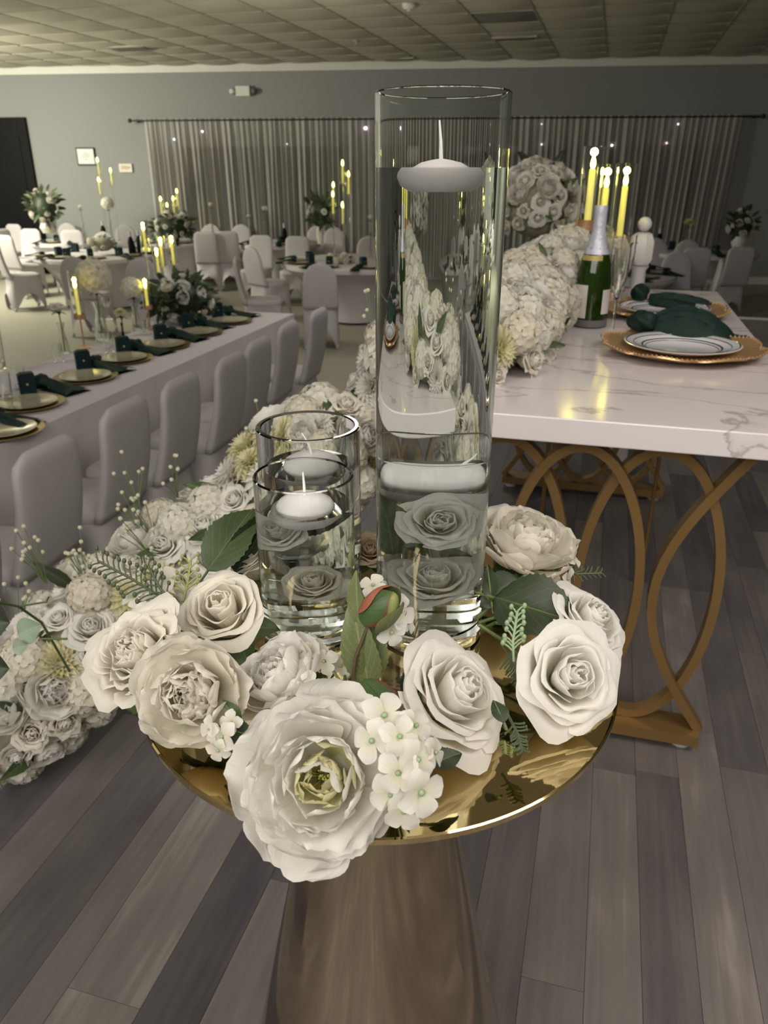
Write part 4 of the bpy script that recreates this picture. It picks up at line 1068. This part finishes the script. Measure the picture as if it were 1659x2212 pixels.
# ================================================================ CANDLES, VASES AND FLOWERS ON THE HALL TABLES
def bud_vase(px, py, flpy, lab, R=.045, kind='hydrangea', z0=ZT, i=0, r=.028, n=1, tint=None, grp=None, Y=None, dark=False):
    p = at(px, py, z0) if Y is None else aty(px, py, Y); p.z = z0
    top = aty(829, flpy, p.y).z-z0; h = top*.62
    t = thing('bud_vase', lab, 'vase', p, 0, grp); r2 = random.Random(int(px))
    build('vase', MB().lathe([(0, 0), (r*.9, 0), (r, h*.15), (r*.62, h*.55), (r*.42, h*.8), (r*.75, h), (r*.70, h), (r*.36, h*.8), (r*.56, h*.55), (r*.9, h*.16), (r*.8, .006), (0, .006)], 20), M['glass' if not dark else 'black'], t)
    build('stem', MB().tube([(0, 0, .01), (.004, .002, h), (0, 0, top-R*.3)], .004, 6), M['stem'], t)
    for k in range(n):
        d = Vector((r2.uniform(-.6, .6), r2.uniform(-.4, .2), 1)).normalized() if n > 1 else Vector((0, -.2, 1)).normalized()
        head(kind, p+Vector((d.x*R*1.2*(n > 1), 0, top-R*.3*(n > 1))), d, R, t, r2, i)
    for k in range(5):
        a = k*1.3; b = Vector((0, 0, top-R*.7)); leaf('leaf', b, b+Vector((math.cos(a)*.05, math.sin(a)*.05, -.01)), (0, 0, 1), 'leaf_mid', None, W=.25, parent=t, nv=8)
    return t
bud_vase(141, 763, 655, 'small clear vase with two white flowers on the long table', R=.075, kind='rose', n=2, r=.034)
bud_vase(222, 735, 598, 'tall clear vase with a big pale hydrangea on the long table', R=.15, r=.05, i=1)
bud_vase(296, 712, 622, 'clear vase with a white hydrangea beside the big pale one', R=.10, r=.036)
bud_vase(268, 738, 672, 'slim black vase with dark green foliage on the long table', R=.05, kind='dahlia', dark=True, r=.012, i=1)
def tumbler(px, py, h, r, lab, tall=False):
    t = thing('water_glass', lab, 'glass', at(px, py, ZT))
    build('bowl', MB().lathe([(0, 0), (r*.8, 0), (r*.86, h*.2), (r, h), (r*.95, h), (r*.8, h*.22), (0, h*.15)], 24, rf=lambda a, z: 1+.02*math.sin(12*a)), M['glass'], t)
    build('foot_ring', MB().lathe([(r*.8, .0), (r*.9, .002), (r*.85, .012), (r*.78, .012)], 24), M['glass'], t)
tumbler(12, 868, .15, .045, 'ribbed clear glass at the left edge of the long table, nearer one'); tumbler(-2, 800, .26, .05, 'tall twisted clear vase at the left edge of the long table'); tumbler(46, 840, .12, .035, 'small clear tumbler beside the tall twisted vase')
tumbler(128, 782, .11, .034, 'small clear tumbler beside the first favor boxes'); tumbler(238, 762, .13, .034, 'cut glass tumbler in front of the hydrangea vase'); tumbler(262, 757, .09, .03, 'short sparkling tumbler behind the favor box'); tumbler(318, 722, .10, .034, 'clear tumbler left of the big flower arrangement')
t = thing('wine_glass', 'clear stemmed glass standing before the hydrangea vases', 'glass', at(236, 690, ZT))
build('bowl', MB().lathe([(0, .09), (.02, .095), (.038, .13), (.034, .18), (.032, .18), (.035, .13), (.018, .10), (0, .096)], 24), M['glass'], t); build('stem', MB().lathe([(0, .004), (.032, .002), (.032, 0), (0, 0)], 20).tube([(0, 0, 0), (0, 0, .092)], .003), M['glass'], t)
hpx(183, 752, ZT, 684, 622, 585, 'rose gold candlestick with glass tube candle, nearest on the long table', light=.25, r=.036, fs=1.5)
hpx(325, 712, ZT, 664, 622, 600, 'rose gold candlestick candle beside the flower arrangement on the long table', light=.2, r=.03, fs=1.5)
cl = [hpx(bx, by, ZT, fy+52, fy+10, fy-12, '', light=.2, r=.036, m='glass', fs=1.6) for bx, by, fy in ((330, 668, 488), (362, 662, 520), (385, 660, 516), (352, 668, 543))]
label_row(cl, 'tall clear glass candle in the cluster on the long table, *', 'candle cluster on the long table')
bouquet(aty(388, 645, at(400, 700, ZT).y+.1), .30, 'wide arrangement of white roses and dark greenery at the end of the long table', 26, 1, ('rose', 'peony'), .058, 6, leaves=190, flat=.72, ll=(.07, .13), zmin=-.75, vasem=('ceramic', .09, .10))
def cluster(key, fl, lab, m='glass', dx=.10):
    cx, cy, r = TB[key]; out = []
    for k, (px, py) in enumerate(fl):
        Y = cy+(-.12+.09*(k % 3))*K; q = aty(px, py, Y); p = Vector((q.x, Y, ZT)); hf = q.z-ZT
        out.append(hurricane(p, max(.08, hf-.19), hf, hf+.07, '', r=.034, m=m, fs=1.9))
    label_row(out, 'flickering candle in clear glass on '+lab+', *', 'candles on '+lab)
cluster('T5', ((211, 350), (213, 392), (239, 372)), 'the far corner table'); cluster('T4', ((347, 434), (361, 447), (374, 433), (382, 417)), 'the far candle table'); cluster('T2', ((740, 358), (753, 382), (720, 405), (719, 425), (740, 448)), 'the curtain-side round table')
cluster('T7', ((1610, 480),), 'the far right table') if False else None
# bouquets on the far tables
bouquet(aty(97, 450, 13.440), 0.276, 'white rose bouquet with trailing greens by the dark door', 14, 1, ('rose', 'peony'), .085, 8, leaves=42, flat=1.3, ll=(0.096, 0.187), vasem=('ceramic', .13, .16))
bouquet(aty(373, 492, 13.440), 0.380, 'low white and green flower arrangement below the four far candles', 16, 1, ('rose', 'hydrangea'), .08, 9, leaves=56, flat=.7, ll=(0.096, 0.202), vasem=('ceramic', .1, .1))
bouquet(aty(690, 460, 10.680), 0.196, 'dark green bouquet with white roses left of the candle group', 7, 1, ('rose',), .055, 10, leaves=49, flat=1.35, ll=(0.080, 0.158), vasem=('ceramic', .05, .22))
bouquet(aty(1602, 487, 12.000), 0.230, 'white rose bouquet in a white vase at the right under the curtain end', 12, 1, ('rose', 'peony'), .07, 12, leaves=42, flat=1.1, ll=(0.096, 0.187), vasem=('ceramic', .11, .16))
bouquet(aty(735, 560, 10.320), 0.184, 'low white flowers between dark boxes on the table before the curtains', 9, .2, ('hydrangea', 'rose'), .06, 13, leaves=14, flat=.5, ll=(0.048, 0.072))
bouquet(aty(222, 528, 11.400), 0.230, 'low white flowers in the middle of the left round table', 10, .2, ('hydrangea', 'rose'), .06, 14, leaves=18, flat=.6, ll=(0.056, 0.086))
for a in ((123, 500, 434, 'tall bud vase with a pale bloom right of the corner bouquet', dict(R=0.099, kind='hydrangea', Y=13.440, i=1)), (181, 500, 446, 'thin tall bud vase with one small white rose before the grey wall', dict(R=0.061, kind='rose', Y=13.080)),
          (241, 505, 440, 'tall bud vase with a white hydrangea below the far candles', dict(R=0.121, kind='hydrangea', Y=12.720, i=0)), (460, 505, 441, 'bud vase with a small pale rose before the curtain', dict(R=0.077, kind='rose', Y=13.200, i=1)),
          (572, 505, 446, 'bud vase with leaning pale blooms in the middle of the left curtain', dict(R=0.088, kind='rose', Y=13.200, n=2)), (540, 508, 464, 'short bud vase with tiny white flowers before the curtain', dict(R=0.055, kind='rose', Y=13.200, n=2)),
          (1480, 545, 479, 'bud vase with a pale round bloom before the right curtain', dict(R=0.099, kind='dahlia', Y=11.760, i=1)), (800, 520, 468, 'bud vase with a white bloom just left of the tall vase', dict(R=0.066, kind='rose', Y=11.040))):
    bud_vase(a[0], a[1], a[2], a[3], **a[4])
bt = []
for px, py, Y, key in ((219, 470, 13.75, 0), (300, 520, 11.6, 0), (282, 520, 11.4, 0), (613, 480, 13.2, 0), (1423, 520, 12, 0)):
    p = aty(px, py, Y); p.z = ZT; t = thing('wine_bottle', None, 'bottle', p)
    build('body', MB().lathe([(0, 0), (.04, 0), (.042, .02), (.042, .18), (.03, .22), (.015, .25), (.014, .31), (0, .31)], 16), M['black'], t)
    build('foil', MB().lathe([(.0165, .235), (.0155, .30), (.016, .312), (0, .313)], 16), M['foil'], t); bt.append(t)
label_row(bt, 'dark bottle with a pale foil neck on a far table, *', 'bottles on the far tables')

# ================================================================ GOLD PEDESTAL, VASES AND FLOATING CANDLES
DC = Vector((-.005, .592, ZD)); DR = .212
t = thing('gold_pedestal', 'round mirror-gold pedestal table with a flaring cone base', 'table', (DC.x, DC.y, ZS))
hD = ZD-ZS
build('tabletop', MB().lathe([(0, hD-.006), (DR-.002, hD-.006), (DR, hD-.004), (DR+.0005, hD+.0012), (DR-.0010, hD+.0020), (DR-.0025, hD), (0, hD)], 128), M['gold_disc'], t, sharp=30)
build('cone_base', MB().lathe([(0, hD-.006), (.06, hD-.006), (.052, hD-.03), (.060, hD-.10)]+[(.060+.195*(.0+k*.06), hD-.10-k*.06) for k in range(1, 9)]+[(.163, .02), (.165, .0), (0, 0)], 96), M['gold_cone'], t)
def cyl_vase(x, y, R, h, wl, lab, th=.003, base=.018):
    t = thing('cylinder_vase', lab, 'vase', (x, y, ZD+.0006))
    ri = R-th
    build('glass_wall', MB().lathe([(0, 0), (R-.002, 0), (R, .002), (R, h-.0012), (R-.0012, h), (ri+.0012, h), (ri, h-.0012), (ri, base+.004), (ri-.004, base), (0, base)], 96), M['glass'], t)
    rw = ri+.0003
    build('water', MB().lathe([(0, base-.0003), (ri-.004, base-.0003), (rw, base+.004), (rw, wl), (0, wl)], 96), M['water'], t, sharp=40)
    return t
def float_candle(x, y, wl, lab, r=.033, h=.030, wick=(.004, 0, .022), up=.6):
    t = thing('floating_candle', lab, 'candle', (x, y, ZD+wl-h*(1-up)))
    build('wax_body', MB().lathe([(0, 0), (r*.72, 0), (r*.92, h*.18), (r, h*.42), (r*.985, h*.56), (r*.90, h*.72), (r*.62, h*.88), (r*.28, h*.96), (0, h)], 48), M['wax'], t)
    build('wick', MB().tube([(0, 0, h*.9), (wick[0]*.3, wick[1]*.3, h+wick[2]*.45), (wick[0], wick[1], h+wick[2])], [.0016, .0012, .0007], 8), M['wick'], t)
    return t
VT = (.0435, .640); VF = (-.0712, .632); VR = (-.0752, .727); VM = (.050, .750)
zt = aty(958, 200, VT[1]).z-ZD
cyl_vase(*VT, .0505, zt, H+.001-ZD, 'tallest clear glass cylinder vase filled with water and a floating candle')
float_candle(VT[0], VT[1]+.004, H+.001-ZD, 'white floating candle at the top of the tallest vase', r=.0245, h=.023, wick=(-.002, 0, .026), up=.30)
zf = aty(668, 1025, VF[1]).z-ZD; wf = aty(668, 1087, VF[1]).z-ZD
cyl_vase(*VF, .0442, zf, wf, 'short clear glass vase in front at the left with a floating candle')
float_candle(VF[0]+.001, VF[1]-.004, wf, 'white floating candle in the front left vase', r=.0265, h=.024, wick=(-.001, .002, .020), up=.45)
zr_ = aty(665, 919, VR[1]).z-ZD; wr = aty(665, 1003, VR[1]).z-ZD
cyl_vase(*VR, .0512, zr_, wr, 'thick rimmed clear glass vase behind the front left vase', th=.0058)
float_candle(VR[0]+.003, VR[1], wr, 'white floating candle in the thick rimmed vase at the back left', r=.0305, h=.026, wick=(-.009, .0, .020), up=.5)
zm_ = aty(935, 952, VM[1]).z-ZD
cyl_vase(*VM, .0500, zm_, zm_-.030, 'medium clear glass vase standing right behind the tallest vase')
float_candle(VM[0], VM[1], zm_-.030, 'white floating candle in the vase behind the tallest vase', r=.0325, h=.026, wick=(-.012, 0, .012), up=.4)

# ================================================================ FLOWERS AROUND THE VASES
C0 = Vector((0, 0, H))
F = lambda px, py, Y: aty(px, py, Y)
bloom('peony', F(695, 1682, .375), (-.10, -.78, .62), .058, 'openpeony', 'biggest open white peony with a yellow-green heart hanging over the gold rim', 1, 'petal_white', heart='petal_heart', center=.30)
bloom('rose', F(485, 1318, .575), (-.12, -.45, .85), .064, 'rose', 'large cream rose left of the vases, above the closed peony', 2, 'petal_cream', center=.5)
bloom('peony', F(318, 1425, .515), (-.30, -.50, .78), .080, 'closedpeony', 'large cream peony with folded petals at the far left of the gold table', 3, 'petal_cream', heart='petal_cream')
bloom('peony', F(415, 1500, .470), (-.05, -.72, .55), .050, 'peony', 'smaller cream peony beside the large cream peony, over the gold rim', 4, 'petal_cream')
bloom('peony', F(600, 1462, .505), (-.45, -.2, .8), .048, 'peony', 'white peony half hidden behind the biggest peony', 5, 'petal_white')
bloom('rose', F(985, 1500, .480), (.48, -.32, .72), .062, 'openrose', 'large white rose tilted to the right, right of the small hydrangea flowers', 6, 'petal_white', center=.45)
bloom('rose', F(1228, 1462, .505), (.22, -.72, .66), .056, 'openrose', 'open white rose with a spiral heart at the right rim of the gold table', 7, 'petal_white', center=.42)
bloom('rose', F(1272, 1345, .575), (.45, -.25, .8), .050, 'openrose', 'white rose behind the open one at the right rim', 8, 'petal_white', center=.42)
bloom('peony', F(1135, 1182, .705), (.25, -.15, .9), .062, 'peony', 'large cream peony right of the tallest vase, before the gold legs', 9, 'petal_cream', center=.3)
bloom('rose', F(800, 1190, .735), (.0, -.6, .8), .036, 'rose', 'small peach cream rose between the vases', 10, 'petal_peach')
bloom('peony', F(700, 1120, .80), (-.1, .1, 1), .040, 'peony', 'white peony behind the back left vase', 12, 'petal_white')
bloom('rose', F(545, 1215, .70), (-.5, .1, .8), .038, 'openrose', 'cream rose behind the large cream rose, touching the left vases', 13, 'petal_cream')
bloom('rose', F(1060, 1120, .80), (.3, .1, .9), .036, 'openrose', 'white rose at the back of the gold table behind the large cream peony', 14, 'petal_white')
# blooms under water
bloom('rose', Vector((VT[0]+.006, VT[1]+.010, ZD+.118)), (.1, -.8, .5), .036, 'openrose', 'white rose seen through the water, upper one in the tallest vase', 21, 'petal_white', calyx=False)
bloom('rose', Vector((VT[0]+.004, VT[1]+.004, ZD+.062)), (.0, -.45, .8), .040, 'openrose', 'white rose seen through the water, lower one in the tallest vase', 22, 'petal_white', calyx=False)
bloom('rose', Vector((VF[0]-.016, VF[1]+.008, ZD+.112)), (-.5, -.5, .6), .028, 'openrose', 'white rose under water, upper one in the front left vase', 23, 'petal_white', calyx=False)
bloom('rose', Vector((VF[0]+.003, VF[1]+.002, ZD+.060)), (.1, -.5, .8), .036, 'rose', 'pale rose under water, lower one in the front left vase', 24, 'petal_cream', calyx=False)
leaf('leaf', Vector((VF[0]-.014, VF[1]+.016, ZD+.116)), Vector((VF[0]+.026, VF[1]+.010, ZD+.124)), (0, -1, .3), 'leaf_dark', 'dark leaf under water in the front left vase', W=.30, stem=False)
leaf('leaf', Vector((VT[0]-.022, VT[1]+.016, ZD+.082)), Vector((VT[0]-.028, VT[1]+.002, ZD+.140)), (.3, -1, .2), 'leaf_mid', 'olive leaf under water at the left of the tallest vase', W=.34, stem=False)
leaf('leaf', Vector((VT[0]-.020, VT[1]-.008, ZD+.098)), Vector((VT[0]+.030, VT[1]-.006, ZD+.094)), (0, -.5, 1), 'leaf_dark', 'narrow dark leaf under water between the two white roses', W=.16, stem=False)
# hydrangea florets
def florets(lab, items, m='petal_white', nu=6, nv=6, pet='flat', base=None):
    """a sprig of four-petalled florets: (px, py, Y, radius, facing)"""
    b = F(*base); t = thing('hydrangea_sprig', lab, 'flower', b); r2 = random.Random(len(items)*7+int(base[0]))
    for px, py, Y, R, ax in items:
        mb = MB(); floret_mb(mb, None, R, r2, nu, nv, pet=pet); p = F(px, py, Y)-b
        o = build('floret', mb, M[m], t); o.matrix_local = Matrix.Translation(p) @ axmx(ax, r2.uniform(0, 1.5))
        c = ob('floret_heart', HEART, o); c.scale = (R/.018,)*3
        build('stalk', MB().tube([p, p*.5+Vector((0, 0, -.004)), (0, 0, 0)], .0009, 5), M['stem'], t)
HEART = MB().ball((0, 0, .002), .0022, 8, 5).mesh('floret_heart', M['berry_light'])
cm = (0, -.8, .6)
florets('white hydrangea sprig right of the biggest peony', [(830, 1545, 0.390, 0.0168, (.1, -.7, .7)), (805, 1600, 0.375, 0.0153, (-.4, -.7, .5)), (862, 1590, 0.375, 0.0143, (.3, -.8, .5)), (897, 1568, 0.385, 0.0133, (.5, -.5, .7)), (900, 1640, 0.360, 0.0153, (.5, -.7, .4)),
        (860, 1668, 0.355, 0.0153, (-.1, -.9, .4)), (908, 1710, 0.345, 0.0173, (.4, -.9, .3)), (845, 1715, 0.355, 0.0153, (-.2, -.8, .3)), (938, 1625, 0.370, 0.0122, (.8, -.4, .4)), (780, 1540, 0.405, 0.0143, (-.3, -.5, .8)), (880, 1615, 0.375, 0.0143, (.1, -.7, .7)), (872, 1750, 0.350, 0.0143, (0, -.9, .1))], base=(850, 1620, .44))
florets('small white hydrangea sprig before the short front vase', [(700, 1430, .505, .013, (0, -.5, .8)), (655, 1450, .50, .014, (-.3, -.5, .8)), (735, 1440, .51, .012, (.3, -.3, .8)), (680, 1405, .52, .012, (0, -.4, .9)), (668, 1485, .48, .014, (-.1, -.8, .6)), (640, 1418, .52, .012, (-.4, -.2, .8))], base=(690, 1480, .52))
florets('white hydrangea flowers hanging over the gold rim left of the biggest peony', [(500, 1560, .445, .010, (-.2, -.8, .5)), (480, 1590, .435, .0135, (-.3, -.9, .3)), (472, 1620, .43, .010, (-.2, -.9, .1)), (455, 1575, .44, .011, (-.6, -.7, .4))], base=(500, 1540, .46))
florets('white blossoms beside the green bud', [(862, 1322, .50, .0150, (.5, -.6, .4)), (845, 1365, .49, .013, (.3, -.8, .1)), (806, 1265, .515, .012, (-.1, -.5, .9)), (882, 1345, .51, .010, (.7, -.4, .2))], pet='thin' if False else 'flat', base=(838, 1340, .51))
florets('small white blossoms behind the large cream peony, before the gold legs', [(1238, 1205, .69, .012, (.6, -.3, .5)), (1225, 1250, .67, .013, (.6, -.5, .2)), (1195, 1262, .67, .012, (.1, -.7, .3)), (1215, 1215, .70, .013, (.5, -.2, .7))], base=(1195, 1230, .69))
florets('white hydrangea flowers at the upper left behind the berry sprig', [(330, 1300, .60, .016, (-.1, -.5, .8)), (305, 1330, .58, .015, (-.4, -.6, .6)), (350, 1250, .62, .016, (0, -.5, .8)), (290, 1290, .61, .014, (-.3, -.3, .8)), (340, 1330, .57, .012, (-.2, -.6, .6))], base=(350, 1310, .60))
# leaves
leaf('leaf', F(448, 1232, .66), F(556, 1085, .72), (-.2, -1, .35), 'leaf_mid', 'large folded green leaf standing left of the vases', W=.26, bend=.12, fold=.35, seed=1)
leaf('leaf', F(508, 1238, .68), F(598, 1095, .72), (.5, -1, .2), 'leaf_dark', 'large dark leaf behind the folded green leaf', W=.30, bend=.1, seed=2)
leaf('leaf', F(1066, 1288, .60), F(1270, 1352, .555), (.1, -.6, .8), 'leaf_dark', 'broad dark green leaf right of the tallest vase', W=.36, bend=.10, fold=.18, seed=3, wav=.06)
leaf('leaf', F(1122, 1250, .63), F(1042, 1305, .60), (0, -.7, .7), 'leaf_dark', 'small dark leaf below the large cream peony', W=.34, bend=.15, seed=4)
leaf('leaf', F(1062, 1300, .60), F(1052, 1212, .63), (-.2, -1, .2), 'leaf_dark', 'narrow dark leaf upright against the tallest vase', W=.18, bend=.2, seed=5)
leaf('leaf', F(520, 1560, .45), F(478, 1512, .46), (-.2, -.9, .5), 'leaf_mid', 'small pointed green leaf at the left of the biggest peony', W=.30, bend=.1, seed=6)
leaf('leaf', F(480, 1572, .455), F(545, 1590, .44), (0, -.8, .6), 'leaf_dark', 'dark leaf tucked under the left of the biggest peony', W=.38, bend=.1, seed=7)
leaf('leaf', F(905, 1440, .50), F(870, 1520, .48), (0, -.7, .7), 'leaf_dark', 'curled dark leaf left of the side-on rose', W=.30, bend=.5, seed=8)
leaf('leaf', F(880, 1520, .475), F(925, 1575, .46), (.1, -.8, .6), 'leaf_red', 'dark red-edged leaf under the side-on rose', W=.42, bend=.1, seed=9)
leaf('leaf', F(930, 1650, .42), F(1000, 1625, .43), (0, -.5, .9), 'leaf_dark', 'dark leaf on the gold table beside the hydrangea sprig', W=.34, bend=.1, seed=10)
leaf('leaf', F(1090, 1560, .455), F(1065, 1510, .47), (0, -.5, .9), 'leaf_dark', 'small dark leaf between the side-on rose and the open rose', W=.34, bend=.1, seed=11)
# bud sprig in front of the vases
b = F(790, 1500, .485); t = thing('bud_sprig', 'green peony bud with leaves standing before the vases', 'flower', b)
build('stem', MB().tube([x-b for x in (F(790, 1510, .485), F(762, 1470, .485), F(768, 1420, .485), F(800, 1340, .49))], .0013, 6), M['twig'], t)
build('stem', MB().tube([x-b for x in (F(800, 1500, .487), F(798, 1440, .487), F(786, 1370, .49))], .0012, 6), M['stem'], t)
bd = build('bud', MB().lathe([(0, -.013), (.007, -.011), (.0115, -.002), (.0115, .004), (.009, .011), (.004, .017), (0, .019)], 24), M['bud'], t); BM = Matrix.Translation(F(822, 1318, .49)-b) @ axmx((.55, -.1, .75)); bd.matrix_local = BM
for k, (a0_, m_, tip_) in enumerate(((.2, 'leaf_light', 1.12), (2.3, 'leaf_red', 1.0), (4.4, 'leaf_light', .95), (1.2, 'bud_red', .98))):
    def sc_fn(u_, q, a0_=a0_, tip_=tip_, k=k):
        t_ = 2*u_-1; wdt = 1.15*math.sin(PI*min(1, .12+q*.88))**.6; a = a0_+t_*wdt; z = -.0135+.034*q*tip_; rr = .0128*math.sqrt(max(.02, 1-((z+.0)/.021)**2))+.0006*k+.0025*q*q*(1 if k == 0 else .3)
        return (rr*math.cos(a), rr*math.sin(a), z)
    o = build('bud_scale', MB().grid(sc_fn, 10, 12), M[m_], t); o.matrix_local = BM
def lf(a, c, face, m, W, bend=.15, seed=0, fold=.3): leaf('leaf', F(*a)-b, F(*c)-b, face, m, None, W=W, parent=t, bend=bend, seed=seed, fold=fold, nv=20)
lf((800, 1490, .485), (752, 1300, .49), (-.2, -1, .3), 'leaf_light', .19, seed=1)
lf((775, 1345, .495), (764, 1235, .50), (-.3, -1, .2), 'leaf_light', .17, seed=2, fold=.6)
lf((800, 1470, .488), (812, 1345, .495), (.3, -1, .2), 'leaf_light', .24, seed=3)
lf((785, 1465, .48), (886, 1592, .44), (.25, -.8, .6), 'leaf_red', .19, seed=4, bend=-.25)
lf((835, 1350, .495), (880, 1320, .50), (0, -.8, .5), 'leaf_light', .25, seed=5)
# green stalks between the blooms
st_ = thing('greenery_bundle', 'loose green artificial stems lying between the blooms and the tallest vase', 'stems', F(1060, 1340, .59)); b = st_.location.copy()
for q in (((1040, 1360, .59), (1070, 1345, .60), (1110, 1350, .59)), ((1030, 1335, .59), (1060, 1312, .61), (1100, 1290, .61)), ((1035, 1350, .585), (1090, 1385, .575), (1130, 1410, .56)), ((1035, 1345, .6), (1080, 1330, .6), (1130, 1320, .6))):
    build('stem', MB().tube([F(*x)-b for x in q], .0018, 6), M['stem'], st_)
s2 = thing('greenery_bundle', 'thin green stems below the small hydrangea sprig', 'stems', F(740, 1500, .47)); b = s2.location.copy()
for q in (((700, 1470, .48), (745, 1500, .47), (800, 1530, .46)), ((690, 1485, .48), (740, 1520, .465), (790, 1540, .455)), ((720, 1450, .49), (740, 1480, .48), (770, 1520, .465)), ((745, 1460, .5), (748, 1490, .485), (755, 1520, .47))):
    build('stem', MB().tube([F(*x)-b for x in q], .0013, 6), M['stem'], s2)
# berry sprigs
def berry(lab, pts, n, L, mb_, ms, r, down=False, spread=.9, seed=0, curl=.3):
    b = F(*pts[0]); t = thing('berry_sprig', lab, 'leaves', b); q = [F(*x)-b for x in pts]; build('stem', MB().tube(q, .0012, 6), M[ms], t); r2 = random.Random(seed); st = MB(); bs = []
    for i in range(n):
        f = .25+.75*i/(n-1); k = f*(len(q)-1); j = min(int(k), len(q)-2); p = q[j].lerp(q[j+1], k-j); tan = (q[j+1]-q[j]).normalized()
        sd = tan.cross(Vector((0, -1, .6))).normalized()*(1 if i % 2 else -1); e = p+(tan*.7+sd*spread+Vector((0, r2.uniform(-.3, .3), .15))).normalized()*L*(1-.5*f)*r2.uniform(.85, 1.15)
        st.tube([p, p.lerp(e, .5)+tan*L*.06, e], .0008, 5); bs.append(e)
    build('twigs', st, M[ms], t); me = MB().ball((0, 0, 0), r, 8, 6, sz=1.35).mesh('berry', M[mb_])
    for e in bs: ob('berry', me, t, e)
    return t
berry('dark grey-green berry sprig reaching left over the garland', [(395, 1325, .575), (340, 1285, .60), (280, 1248, .62), (212, 1212, .64)], 26, .024, 'berry', 'berry', .0020, seed=1)
berry('short dark berry sprig above the large cream peony petals', [(390, 1320, .58), (345, 1270, .60), (320, 1222, .62)], 12, .016, 'berry', 'berry', .0018, seed=2)
berry('yellow-green bud sprig behind the large cream rose', [(395, 1300, .60), (405, 1262, .62), (412, 1210, .64)], 10, .018, 'bud', 'bud', .0018, seed=7)
berry('pale green berry sprig on the broad dark leaf', [(1110, 1430, .53), (1108, 1385, .54), (1118, 1320, .55)], 16, .013, 'berry_light', 'berry_light', .0021, seed=3)
berry('dark feathery sprig beside the open rose', [(1085, 1395, .55), (1110, 1430, .53), (1135, 1478, .51)], 30, .016, 'berry', 'berry', .0008, seed=4)
berry('small dark sprig lying on the gold between the two right roses', [(1095, 1540, .475), (1118, 1585, .455), (1128, 1622, .44)], 18, .010, 'berry', 'berry', .0010, seed=5)
berry('thin green sprig reaching right over the gold legs', [(1205, 1215, .70), (1245, 1240, .69), (1300, 1238, .70)], 16, .012, 'berry', 'berry', .0008, seed=6)
